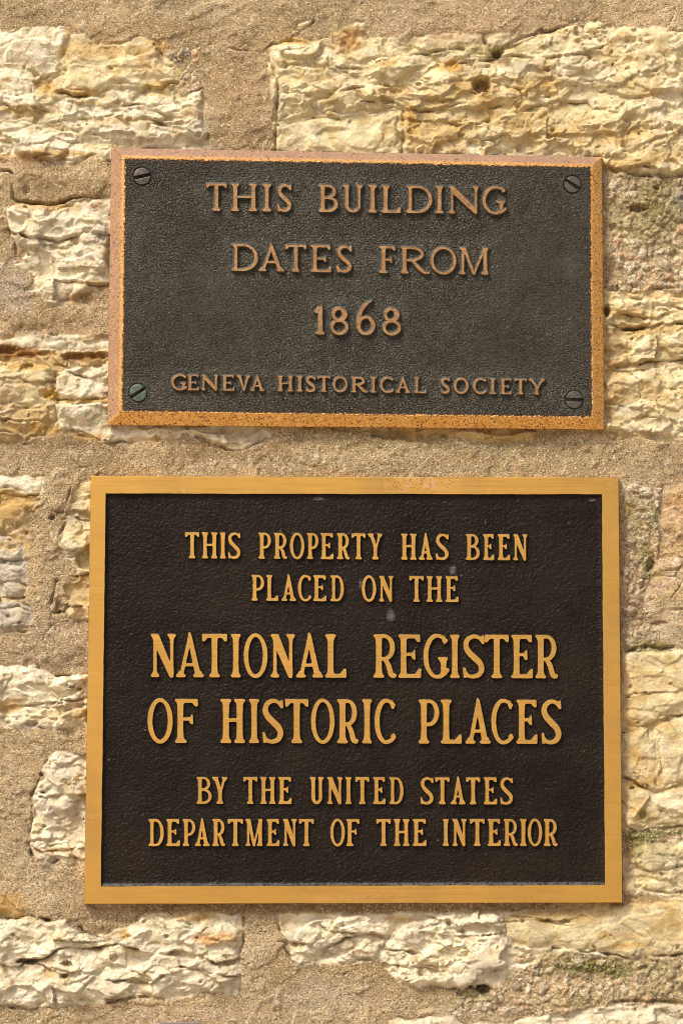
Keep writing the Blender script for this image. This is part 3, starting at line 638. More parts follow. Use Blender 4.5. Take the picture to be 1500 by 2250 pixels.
# stains, tone patches and painted plaque shadow: x, y, rx, ry, colour, strength
OCH = (0.46, 0.275, 0.070); DOCH = (0.25, 0.12, 0.03); GRY = (0.49, 0.435, 0.335); WHT = (0.74, 0.66, 0.51); ORG = (0.55, 0.30, 0.12); MOSS = (0.115, 0.130, 0.020); OLIVE = (0.27, 0.24, 0.10); BRN = (0.27, 0.18, 0.09); PNK = (0.52, 0.38, 0.28)
STAINS_AND_SHADE = [
    (215, 110, 90, 22, OCH, .6), (350, 100, 30, 18, OCH, .8), (100, 190, 30, 22, OCH, .7), (60, 245, 60, 14, OCH, .7), (150, 110, 14, 60, OCH, .4), (180, 203, 60, 10, OCH, .7), (360, 185, 50, 10, OCH, .6), (330, 140, 40, 30, ORG, .35),
    (280, 268, 60, 10, OCH, .5), (440, 280, 30, 50, GRY, .5), (120, 340, 120, 10, OCH, .7), (50, 350, 100, 12, DOCH, .6), (420, 250, 30, 20, OCH, .45),
    (100, 455, 90, 14, OCH, .6), (215, 455, 30, 12, DOCH, .7), (130, 495, 30, 22, GRY, .7), (220, 520, 30, 24, GRY, .7), (80, 535, 60, 16, GRY, .5), (55, 520, 16, 10, DOCH, .7), (180, 655, 60, 16, DOCH, .6), (90, 620, 20, 30, OCH, .35), (200, 625, 40, 12, OCH, .5),
    (60, 777, 80, 16, DOCH, .9), (190, 784, 60, 14, DOCH, .9), (10, 770, 40, 20, DOCH, .9), (60, 806, 60, 12, OCH, .8), (105, 868, 30, 18, OCH, .95), (200, 880, 60, 8, OCH, .85), (50, 840, 40, 20, OCH, .4), (80, 940, 60, 14, OCH, .7), (200, 960, 40, 14, OCH, .8), (330, 965, 60, 10, OCH, .5), (220, 910, 26, 26, OLIVE, .45), (15, 860, 30, 40, PNK, .4),
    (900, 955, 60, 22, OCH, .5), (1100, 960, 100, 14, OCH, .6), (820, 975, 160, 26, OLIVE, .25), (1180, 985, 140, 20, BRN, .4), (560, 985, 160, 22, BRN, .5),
    (30, 1115, 50, 30, OCH, .5), (10, 1090, 60, 8, OCH, .6), (20, 1260, 50, 40, GRY, .8), (20, 1220, 40, 12, GRY, .6), (160, 1215, 26, 20, GRY, .6), (170, 1300, 30, 40, OCH, .4), (180, 1345, 30, 14, ORG, .5), (20, 1355, 60, 30, GRY, .8), (30, 1190, 30, 16, OCH, .5),
    (20, 1555, 40, 14, OCH, .7), (150, 1570, 50, 20, OCH, .5), (30, 1540, 26, 10, ORG, .5), (70, 1595, 40, 12, GRY, .6), (8, 1515, 16, 20, GRY, .7), (90, 1480, 20, 12, GRY, .5), (160, 1510, 34, 10, GRY, .5),
    (105, 1770, 28, 30, GRY, .8), (165, 1770, 30, 30, GRY, .8), (160, 1665, 36, 14, GRY, .7), (130, 1690, 34, 22, GRY, .4), (120, 1865, 60, 8, OCH, .5), (100, 1735, 22, 12, GRY, .6), (20, 1990, 60, 30, OCH, .7),
    (455, 2062, 40, 18, ORG, .85), (505, 2060, 26, 14, ORG, .7), (275, 2052, 18, 14, OCH, .8), (420, 2015, 60, 10, OCH, .6), (440, 2000, 40, 10, OCH, .5), (60, 2115, 40, 14, BRN, .6), (250, 2160, 30, 30, GRY, .4), (330, 2110, 60, 14, GRY, .5), (450, 2125, 60, 12, GRY, .6), (60, 2190, 120, 20, WHT, .5), (500, 2150, 30, 30, GRY, .4), (110, 2135, 20, 20, OCH, .5),
    (660, 2060, 40, 14, GRY, .6), (720, 2080, 50, 24, GRY, .6), (900, 2070, 60, 16, GRY, .4), (1070, 2135, 50, 22, GRY, .75), (1020, 2150, 60, 14, GRY, .5), (950, 2105, 60, 10, OCH, .35), (1250, 2010, 120, 20, OCH, .5), (1380, 2075, 50, 12, OCH, .75), (1360, 2055, 60, 10, OCH, .5), (1470, 2030, 60, 40, OCH, .4), (1170, 2100, 60, 14, OCH, .35), (880, 2020, 30, 14, OCH, .5),
    (1290, 2130, 120, 26, MOSS, .42), (1400, 2120, 140, 22, MOSS, .36), (1270, 2200, 90, 18, OLIVE, .6), (1040, 2190, 60, 18, OLIVE, .5), (1450, 2170, 100, 50, OLIVE, .4), (1230, 2100, 60, 16, MOSS, .45), (1000, 2225, 80, 20, (.5, .42, .3), .5),
    (990, 150, 30, 20, OCH, .95), (1190, 155, 24, 10, OCH, .8), (850, 145, 30, 12, OCH, .6), (1050, 200, 80, 40, OCH, .5), (860, 205, 40, 22, OCH, .45), (950, 300, 90, 50, OCH, .5), (1130, 250, 120, 40, OCH, .42), (1200, 190, 80, 30, OCH, .3), (900, 260, 20, 60, OCH, .6), (1420, 210, 30, 20, OCH, .6), (1390, 300, 60, 30, OCH, .35), (1150, 155, 40, 20, GRY, .6), (1370, 365, 80, 14, OCH, .5), (1100, 110, 200, 14, OLIVE, .5), (1000, 120, 120, 10, OLIVE, .4), (1130, 320, 80, 20, GRY, .3), (760, 160, 60, 30, GRY, .3), (770, 90, 40, 30, ORG, .6), (640, 92, 50, 10, OCH, .7), (750, 60, 30, 14, OLIVE, .5), (660, 290, 60, 30, GRY, .3), (1470, 230, 60, 60, WHT, .3), (1280, 150, 90, 60, WHT, .3), (620, 225, 16, 50, GRY, .6),
    (1400, 470, 110, 90, OLIVE, .5), (1460, 430, 70, 60, MOSS, .3), (1380, 450, 50, 20, BRN, .5), (1340, 600, 30, 60, BRN, .5), (1500, 440, 26, 26, (.22, .19, .16), .9), (1370, 690, 60, 20, OCH, .5), (1420, 725, 90, 16, OCH, .6), (1340, 760, 30, 60, DOCH, .5), (1400, 800, 90, 12, DOCH, .5), (1345, 850, 30, 50, OCH, .5), (1345, 900, 20, 50, DOCH, .35), (1440, 880, 60, 40, OCH, .3), (1380, 900, 40, 14, GRY, .7), (1450, 940, 60, 20, WHT, .3), (1430, 650, 80, 12, OCH, .4), (1370, 955, 80, 12, DOCH, .4),
    (1400, 1130, 50, 60, OLIVE, .4), (1385, 1250, 30, 100, BRN, .35), (1420, 1240, 16, 40, MOSS, .6), (1430, 1140, 14, 40, MOSS, .4), (1420, 1420, 70, 14, MOSS, .55), (1490, 1110, 40, 50, ORG, .45), (1470, 1200, 40, 80, ORG, .22), (1440, 1320, 40, 50, PNK, .3), (1376, 1130, 14, 30, (.40, .30, .12), .7), (1440, 1390, 60, 20, (.46, .38, .26), .6), (1470, 1330, 40, 20, OLIVE, .4), (1400, 1360, 40, 40, BRN, .35),
    (1385, 1490, 30, 60, OCH, .35), (1380, 1560, 30, 50, OCH, .5), (1400, 1720, 60, 14, OCH, .7), (1390, 1680, 30, 60, OCH, .4), (1450, 1590, 60, 12, OCH, .6), (1440, 1700, 20, 40, OCH, .4), (1400, 1780, 50, 40, OCH, .5), (1412, 1792, 14, 14, MOSS, .6), (1420, 1840, 56, 22, MOSS, .55), (1470, 1826, 40, 12, MOSS, .6), (1392, 1862, 26, 26, MOSS, .5), (1450, 1870, 60, 30, OLIVE, .5), (1480, 1680, 40, 30, PNK, .3), (1460, 1760, 50, 24, WHT, .35), (1380, 1900, 16, 60, DOCH, .5), (1400, 1985, 120, 14, OCH, .5), (1480, 1900, 50, 30, GRY, .4),
    (1250, 300, 180, 40, OCH, .4), (960, 230, 70, 22, OCH, .5), (1340, 130, 90, 22, OCH, .35), (1180, 190, 60, 26, OCH, .4), (700, 180, 70, 16, OCH, .35), (1420, 350, 90, 20, OCH, .4), (1450, 1480, 40, 60, OCH, .25), (1390, 1640, 24, 50, OCH, .4), (1410, 1838, 40, 16, MOSS, .4), (1290, 2125, 100, 14, MOSS, .5), (1440, 500, 60, 80, MOSS, .22),
    # plaques' shadow painted as dark bands below them, with brown dirt patches
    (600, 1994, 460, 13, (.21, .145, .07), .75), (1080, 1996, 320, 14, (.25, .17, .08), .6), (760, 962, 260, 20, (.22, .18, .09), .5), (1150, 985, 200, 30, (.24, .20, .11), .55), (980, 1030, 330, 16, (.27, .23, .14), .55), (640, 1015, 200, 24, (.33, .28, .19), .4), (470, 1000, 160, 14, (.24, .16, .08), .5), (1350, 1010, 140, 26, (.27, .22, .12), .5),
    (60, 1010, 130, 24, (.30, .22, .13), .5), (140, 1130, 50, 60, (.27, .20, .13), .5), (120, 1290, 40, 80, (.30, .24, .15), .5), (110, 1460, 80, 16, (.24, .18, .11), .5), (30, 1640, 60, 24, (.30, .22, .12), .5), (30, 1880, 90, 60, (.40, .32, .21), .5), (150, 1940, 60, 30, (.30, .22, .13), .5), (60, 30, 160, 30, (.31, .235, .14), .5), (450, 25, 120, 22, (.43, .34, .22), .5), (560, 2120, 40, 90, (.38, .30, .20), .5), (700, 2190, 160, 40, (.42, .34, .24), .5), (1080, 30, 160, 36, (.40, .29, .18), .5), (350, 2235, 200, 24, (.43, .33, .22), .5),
    # mortar tones
    (530, 230, 75, 130, (.30, .205, .11), .7), (320, 70, 180, 40, (.30, .21, .11), .5), (1050, 60, 220, 60, (.40, .28, .17), .5), (1420, 25, 140, 40, (.50, .37, .22), .6), (120, 400, 160, 40, (.31, .215, .11), .55), (100, 700, 160, 50, (.29, .185, .09), .6), (30, 640, 40, 70, (.36, .30, .22), .7), (120, 970, 130, 20, (.20, .125, .06), .6), (100, 1400, 120, 60, (.31, .235, .155), .5),
]

TONES = {'cream': (0.72, 0.635, 0.455), 'yellow': (0.66, 0.555, 0.330), 'grey': (0.53, 0.485, 0.39), 'ochre': (0.52, 0.375, 0.185), 'rust': (0.45, 0.335, 0.200)}
PEB_ZONES = [[(1318, 380), (1560, 384), (1560, 640), (1440, 640), (1390, 655), (1318, 640)], [(980, 2180), (1060, 2172), (1110, 2160), (1130, 2120), (1200, 2100), (1220, 2086), (1300, 2092), (1400, 2108), (1560, 2096), (1560, 2212), (1300, 2214), (1200, 2230), (1000, 2232), (985, 2210)],
             [(1362, 1060), (1450, 1060), (1440, 1430), (1362, 1432)], [(370, 100), (440, 100), (450, 190), (380, 210)], [(1368, 1820), (1560, 1800), (1560, 1870), (1368, 1900)]]


def build_wall():
    st = 2.2
    xs = np.concatenate([np.arange(-950, -44, 14.0), np.arange(-40, 1542, st), np.arange(1556, 2460, 14.0)])
    ys = np.concatenate([np.arange(-800, -44, 14.0), np.arange(-40, 2292, st), np.arange(2306, 3100, 14.0)])
    X, Y = np.meshgrid(xs, ys)
    shp = X.shape
    # warped coordinates make the traced outlines ragged
    WX = X + 14.0 * fbm(X, Y, 52, 3, 1) + 3.0 * fbm(X, Y, 10, 3, 2)
    WY = Y + 10.0 * fbm(X, Y, 52, 3, 3) + 3.0 * fbm(X, Y, 10, 3, 4)

    # ---- mortar
    H = 4.5 * fbm(X, Y, 190, 3, 11) + 3.4 * fbm(X, Y * 1.25, 62, 3, 12) + 1.1 * sstep(-0.2, 0.5, fbm(X, Y, 90, 2, 16)) * fbm(X, Y, 11, 3, 13, 0.65) + 0.45 * fbm(X, Y, 5.5, 2, 15)
    lay1 = fbm(WX, WY * 1.3, 130, 4, 18, 0.5)                    # later coats of mortar with ragged edges
    coat = sstep(0.07, 0.20, lay1)
    H += 3.4 * coat + 2.4 * sstep(-0.26, -0.16, lay1)
    holes = fbm(X, Y, 17, 2, 14)
    H -= 3.2 * sstep(0.46, 0.62, holes) * sstep(-0.1, 0.3, fbm(X, Y, 120, 2, 17))
    col = np.zeros(shp + (3,))
    mcol = np.array([0.405, 0.315, 0.192])
    tone = 1 + 0.34 * fbm(X, Y, 150, 4, 21) + 0.12 * fbm(X * 0.45, Y, 34, 3, 23)
    hue = np.clip(0.42 + 0.9 * fbm(X, Y, 200, 4, 22), 0, 1)
    col[:] = (mcol[None, None] * (1 - hue[..., None]) + np.array([0.335, 0.238, 0.120]) * hue[..., None]) * tone[..., None] * (0.93 + 0.12 * coat[..., None])
    sand = np.ones(shp)
    sid = np.full(shp, -1, np.int32)

    # ---- embedded pebbles, sparse in plain mortar and dense in the rubble zones
    peb = np.zeros(shp)
    for z in PEB_ZONES:
        peb = np.maximum(peb, sstep(-10, 12, poly_sd(WX, WY, z)))
    for size, seed, dens in ((15.0, 51, 0.10), (8.0, 57, 0.10), (26.0, 63, 0.015)):
        d, cid, _ = cells(WX, WY, size, seed)
        keep = (cid < dens + 0.55 * peb)
        r = size * (0.28 + 0.22 * np.mod(cid * 37.0, 1.0))
        b = np.sqrt(np.clip(1 - (d / r) ** 2, 0, 1)) * keep
        H += b * r * (0.30 + 0.2 * peb)
        hue_ = np.mod(cid * 91.7, 1.0)[..., None]
        pc = np.where(hue_ < .35, np.array([.58, .50, .36]), np.where(hue_ < .62, np.array([.42, .33, .22]), np.where(hue_ < .74, np.array([.50, .31, .17]), np.array([.30, .25, .18]))))
        m = (sstep(0.0, 0.4, b) * (0.45 + .3 * peb))[..., None]
        col = col * (1 - m) + pc * m
    H += peb * (2.5 * fbm(X, Y, 30, 3, 71) + 2.0 * fbm(X, Y, 8, 2, 72))
    col *= (1 + 0.10 * peb[..., None])

    # ---- relief shared by all stones: flaked terraces, chipped facets, strata, fine tooth
    sx = X + 10 * fbm(X, Y, 60, 3, 31) + 3 * fbm(X, Y, 14, 3, 30); sy = Y + 9 * fbm(X, Y, 70, 3, 32) + 3 * fbm(X, Y, 15, 3, 29)
    lay = sy / 34.0 + 0.9 * fbm(X, Y, 150, 2, 33)
    fr = lay - np.floor(lay)
    amp = sstep(0.0, 0.5, fbm(X, Y * 1.6, 85, 3, 34))
    strata = amp * (sstep(0, 0.10, fr) * (1 - 0.85 * fr) - 0.35)
    lumps = fbm(X, Y * 1.5, 120, 3, 35, 0.36)
    tq = fbm(sx, sy * 1.7, 150, 3, 28, 0.34) * 3.4
    tl = np.floor(tq); tf = tq - tl
    terr = tl + sstep(0.88, 1.0, tf) + 0.06 * tf
    level = rnd(tl.astype(np.int64), np.zeros(shp, np.int64), 27) - .5
    tooth = fbm(X, Y, 12, 3, 37, 0.65)
    tooth2 = fbm(X, Y, 6, 2, 47, 0.7)
    rough_patch = sstep(0.0, 0.45, fbm(X, Y, 60, 3, 38))
    pock = sstep(0.48, 0.62, fbm(X, Y, 14, 2, 39)) * sstep(0.05, 0.4, fbm(X, Y, 80, 2, 40))
    # hairline cracks along irregular cell borders
    c1, _, c2 = cells(sx / 1.5, sy + 6 * fbm(X, Y, 24, 2, 26), 58.0, 25)
    hair = sstep(2.8, 1.0, c2 - c1) * sstep(0.18, 0.45, fbm(X, Y, 90, 2, 24))

    rng = np.random.RandomState(5)
    facets = np.zeros(shp)
    for size, seed, a, sg, ofs in ((96.0, 81, 0.16, .085, .06), (44.0, 87, 0.10, .08, .09), (20.0, 83, 0.12, .085, .13)):
        fxw = sx / 1.25; fyw = sy * 1.3
        gx = np.floor(fxw / size).astype(np.int64); gy = np.floor(fyw / size).astype(np.int64)
        num = np.zeros(shp); den = np.zeros(shp)
        for i in (-1, 0, 1):
            for j in (-1, 0, 1):
                cx = (gx + i + rnd(gx + i, gy + j, seed)) * size
                cy = (gy + j + rnd(gx + i, gy + j, seed + 1)) * size
                d = np.hypot(fxw - cx, fyw - cy)
                w = np.exp(-d * d / (2 * (size * sg) ** 2)) + 1e-12
                px_ = (rnd(gx + i, gy + j, seed + 2) - .5) * 2 * a
                py_ = (rnd(gx + i, gy + j, seed + 3) - .5) * 2 * a
                off = (rnd(gx + i, gy + j, seed + 4) - .5) * size * ofs
                num += w * (off + px_ * (fxw - cx) + py_ * (fyw - cy)); den += w
        facets += num / den

    # how a stone broke: bedding, facets, swell, flaked terraces, hairline cracks
    STYLES = {'faceted': (1.2, 2.1, 2.0, 1.4, 4.0), 'bedded': (5.5, 1.4, 2.0, 1.6, 3.0), 'flaked': (1.8, 1.5, 2.0, 4.4, 4.5), 'smooth': (0.8, 1.1, 4.0, 1.0, 2.0)}
    in_stone = np.zeros(shp)
    # stones outside the frame, so that the wall goes on: coarse courses
    stones = list(STONES)
    r2 = random.Random(3)
    n_traced = len(stones)
    yy = -760
    while yy < 3060:
        hh = r2.uniform(70, 150)
        xx = -920
        while xx < 2420:
            ww = r2.uniform(120, 320)
            x0, x1, y0, y1 = xx + 14, xx + ww - 14, yy + 10, yy + hh - 12
            if x1 < -75 or x0 > 1575 or y1 < -60 or y0 > 2330:
                stones.append(dict(p=[(x0, y0 + 14), (x0 + 20, y0), (x1 - 16, y0 + 4), (x1, y0 + 22), (x1 - 6, y1 - 12), (x1 - 30, y1), (x0 + 24, y1 - 4), (x0 + 2, y1 - 20)], h=r2.uniform(7, 14), c=r2.choice([C_, Y_, C_, G_])))
            xx += ww
        yy += hh
    for k, s in enumerate(stones):
        p = np.array(s['p'], float)
        x0, y0 = p.min(0) - 30; x1, y1 = p.max(0) + 30
        i0, i1 = np.searchsorted(xs, [x0, x1]); j0, j1 = np.searchsorted(ys, [y0, y1])
        if i1 - i0 < 2 or j1 - j0 < 2:
            continue
        sl = (slice(j0, j1), slice(i0, i1))
        d = poly_sd(WX[sl], WY[sl], s['p'])
        r = s.get('r', 1.0)
        d = d - 9.0 * sstep(0.05, 0.5, fbm(X[sl], Y[sl], 48, 3, 500 + k))          # mortar smeared over the edge here and there
        m = sstep(-2.0, 3.5, d)
        cx, cy = p.mean(0)
        tx, ty = rng.uniform(-.02, .02), rng.uniform(-.045, .0)
        rnd_r = 5.0 + 24.0 * sstep(-0.3, 0.5, fbm(X[sl], Y[sl], 70, 2, 43))
        body = s['h'] * (1 - np.exp(-np.clip(d, 0, None) / rnd_r)) + np.clip(tx * (X[sl] - cx) + ty * (Y[sl] - cy), -4, 4)
        bed, fac, lum, ter, har = STYLES[s.get('s') or ('faceted', 'bedded', 'flaked', 'smooth')[int(rng.randint(0, 4))]]
        rp = rough_patch[sl]
        rel = r * (fac * facets[sl] + bed * strata[sl] + lum * lumps[sl] + ter * (terr[sl] - terr[sl].mean())) + (0.45 + 1.7 * r * rp) * tooth[sl] + (0.55 + .9 * rp) * tooth2[sl] - 3.0 * r * pock[sl] - har * hair[sl]
        rel = np.clip(rel, -14, 14)
        fade = sstep(0, 12, d)
        hs = body + rel * (0.35 + 0.65 * fade)
        H[sl] = H[sl] * (1 - m) + hs * m
        # mortar mostly pulls away from the stone: an intermittent seam
        seam = sstep(0.05, 0.5, fbm(X[sl], Y[sl], 55, 2, 41 + k))
        H[sl] -= (3.6 * seam * np.exp(-((d + 1.0) / 2.0) ** 2)) * (0 if s.get('gap') else 1)
        base = np.array(TONES[s['c']])
        v = 1 + rng.uniform(-.06, .06)
        var = fbm(X[sl], Y[sl], 70, 4, 200 + k)
        var2 = fbm(X[sl], Y[sl], 34, 4, 300 + k)
        cc = base * v * (1 + 0.10 * var[..., None] + 0.16 * level[sl][..., None])
        hc = (0.45 * hair[sl] * har / 4.5)[..., None]
        cc = cc * (1 - hc) + np.array([0.30, 0.19, 0.08]) * hc
        yel = sstep(0.02, 0.5, var2)[..., None] * (0.85 if s['c'] != 'cream' else 0.6)
        cc = cc * (1 - yel) + np.array([0.50, 0.375, 0.160]) * yel
        pale = sstep(0.12, 0.5, -var2)[..., None] * 0.5
        cc = cc * (1 - pale) + np.array([0.74, 0.67, 0.53]) * pale
        # thin mortar film and splashes near the joint
        film = sstep(0.08, 0.38, fbm(X[sl], Y[sl], 30, 4, 600 + k, 0.6)) * sstep(34, 4, d) * 0.75
        cc = cc * (1 - film[..., None]) + np.array([0.47, 0.38, 0.255]) * film[..., None]
        sv = (0.0 if s['c'] != 'rust' else 0.8) + 0.8 * film * (s['c'] != 'rust')
        col[sl] = col[sl] * (1 - m[..., None]) + cc * m[..., None]
        sand[sl] = sand[sl] * (1 - m) + sv * m
        in_stone[sl] = np.maximum(in_stone[sl], m)
        if k < n_traced and not s.get('gap'):
            sid[sl] = np.where(d > 0, k, sid[sl])

    for pts, dep, fal in LEDGES:
        p = np.array(pts, float)
        j0, j1 = np.searchsorted(ys, [p[:, 1].min() - 20, p[:, 1].max() + 3.2 * fal]); i0, i1 = np.searchsorted(xs, [p[:, 0].min() - 30, p[:, 0].max() + 30])
        sl = (slice(j0, j1), slice(i0, i1))
        xw = X[sl] + 4 * fbm(X[sl], Y[sl], 26, 2, 91); yw = Y[sl] + 7 * fbm(X[sl], Y[sl], 30, 3, 92)
        o = np.argsort(p[:, 0])
        yl = np.interp(xw, p[o, 0], p[o, 1])
        dy = yw - yl
        endf = sstep(-22, 14, xw - p[:, 0].min()) * sstep(-22, 14, p[:, 0].max() - xw)
        am = endf * (0.65 + 0.7 * fbm(X[sl], Y[sl], 40, 2, 93))
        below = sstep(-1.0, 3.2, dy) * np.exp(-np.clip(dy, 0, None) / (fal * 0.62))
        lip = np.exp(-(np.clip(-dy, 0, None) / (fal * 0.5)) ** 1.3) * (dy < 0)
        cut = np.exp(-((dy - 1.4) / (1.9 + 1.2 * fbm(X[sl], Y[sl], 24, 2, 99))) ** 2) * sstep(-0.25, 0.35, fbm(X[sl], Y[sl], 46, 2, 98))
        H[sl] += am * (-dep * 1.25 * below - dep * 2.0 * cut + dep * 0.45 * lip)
        st_ = (np.clip(am * below, 0, 1) * 0.80 * sstep(-0.2, 0.35, fbm(X[sl], Y[sl], 50, 3, 89)) * in_stone[sl])[..., None]  # ochre stain and overhang shade painted in below each ledge
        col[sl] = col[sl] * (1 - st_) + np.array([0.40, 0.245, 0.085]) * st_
    for pts, dep, wd in CRACKS:
        p = np.array(pts, float)
        j0, j1 = np.searchsorted(ys, [p[:, 1].min() - 25, p[:, 1].max() + 25]); i0, i1 = np.searchsorted(xs, [p[:, 0].min() - 25, p[:, 0].max() + 25])
        sl = (slice(j0, j1), slice(i0, i1))
        xw = X[sl] + 3.5 * fbm(X[sl], Y[sl], 22, 3, 94); yw = Y[sl] + 3.5 * fbm(X[sl], Y[sl], 22, 3, 95)
        d = line_d(xw, yw, pts)
        am = np.clip(0.50 + 1.5 * fbm(X[sl], Y[sl], 42, 3, 96), 0.05, 1.4)
        H[sl] -= 1.9 * dep * am * np.exp(-(d / (wd * (0.55 + 0.45 * am))) ** 2)
    for x, y, rx, ry, a in PITS:
        j0, j1 = np.searchsorted(ys, [y - 2.6 * ry - 8, y + 2.6 * ry + 8]); i0, i1 = np.searchsorted(xs, [x - 2.6 * rx - 8, x + 2.6 * rx + 8])
        sl = (slice(j0, j1), slice(i0, i1))
        q = np.hypot((X[sl] - x) / rx, (Y[sl] - y) / ry) + 0.45 * fbm(X[sl], Y[sl], max(8, 0.8 * min(rx, ry)), 3, 97)
        H[sl] += (a * sstep(1.25, 0.55, q) if a < 0 else a * sstep(1.35, 0.1, q))
    # small scattered pock marks all over the stones
    d, cid, _ = cells(WX, WY, 34.0, 131)
    rr = 2.2 + 4.5 * np.mod(cid * 53.0, 1.0)
    H -= (cid < 0.26) * in_stone * 8.0 * sstep(1.1, 0.4, d / rr) * sstep(-.1, .3, fbm(X, Y, 90, 2, 133))
    d, cid, _ = cells(WX, WY, 13.0, 137)
    H -= (cid < 0.30) * in_stone * 3.2 * sstep(2.6, 1.0, d) * sstep(0.0, .35, fbm(X, Y, 55, 3, 139))

    for x, y, rx, ry, c, s in STAINS_AND_SHADE:
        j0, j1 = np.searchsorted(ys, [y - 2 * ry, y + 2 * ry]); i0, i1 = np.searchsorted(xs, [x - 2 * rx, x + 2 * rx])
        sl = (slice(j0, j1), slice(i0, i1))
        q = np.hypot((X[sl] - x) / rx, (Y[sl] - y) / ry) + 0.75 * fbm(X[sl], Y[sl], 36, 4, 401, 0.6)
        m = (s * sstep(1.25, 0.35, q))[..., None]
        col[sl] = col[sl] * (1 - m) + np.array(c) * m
        if c == MOSS:
            H[sl] += m[..., 0] * 2.5 * fbm(X[sl], Y[sl], 7, 2, 402)

    # the masonry stays behind the plaques
    for P, lim in ((A_OUT, 8.0), (B_OUT, 6.0)):
        dd = poly_sd(X, Y, P)
        w = sstep(-9, -1, dd)
        H = np.where(w > 0, H * (1 - w) + np.minimum(H, lim) * w, H)
        H = np.minimum(H, np.where(dd > -2, lim, 60))
    col = np.clip(col, 0.01, 0.85)
    W = px2w(X, Y, 0.0)
    W[..., 1] -= H * PX
    # normals of the whole relief, so that stone and mortar shade as one surface
    gu = np.stack([np.gradient(W[..., c], axis=1) for c in range(3)], -1)
    gv = np.stack([np.gradient(W[..., c], axis=0) for c in range(3)], -1)
    N = np.cross(gu, gv)
    N /= np.linalg.norm(N, axis=-1, keepdims=True) + 1e-12
    if N[..., 1].mean() > 0:
        N = -N
    rgba = np.concatenate([col, np.ones(shp + (1,))], -1)

    root = empty('stone_wall', (0.0, 0.0, 0.0))
    tag(root, 'rough cream and ochre rubble stone wall with sandy mortar joints behind both plaques', 'wall')
    ny, nx = shp
    idx = np.arange(ny * nx).reshape(shp)
    # row index grows downwards: this winding faces the camera (-Y)
    quads = np.stack([idx[:-1, :-1], idx[1:, :-1], idx[1:, 1:], idx[:-1, 1:]], -1).reshape(-1, 4)
    fid = sid[:-1, :-1].reshape(-1)
    V = W.reshape(-1, 3); NN = N.reshape(-1, 3); RG = rgba.reshape(-1, 4); SA = sand.reshape(-1)
    order = np.argsort(fid, kind='stable')
    bounds = np.searchsorted(fid[order], np.arange(-1, n_traced + 1))
    for k in range(-1, n_traced):
        fs = quads[order[bounds[k + 1]:bounds[k + 2]]] if k + 2 < len(bounds) else quads[order[bounds[k + 1]:]]
        if len(fs) == 0:
            continue
        used, inv = np.unique(fs, return_inverse=True)
        o = mesh_obj('mortar' if k < 0 else 'stone', V[used], inv.reshape(-1, 4), [M_WALL], root, attrs={'tint': RG[used], 'sand': SA[used]}, normals=NN[used])
    return root


wall = build_wall()

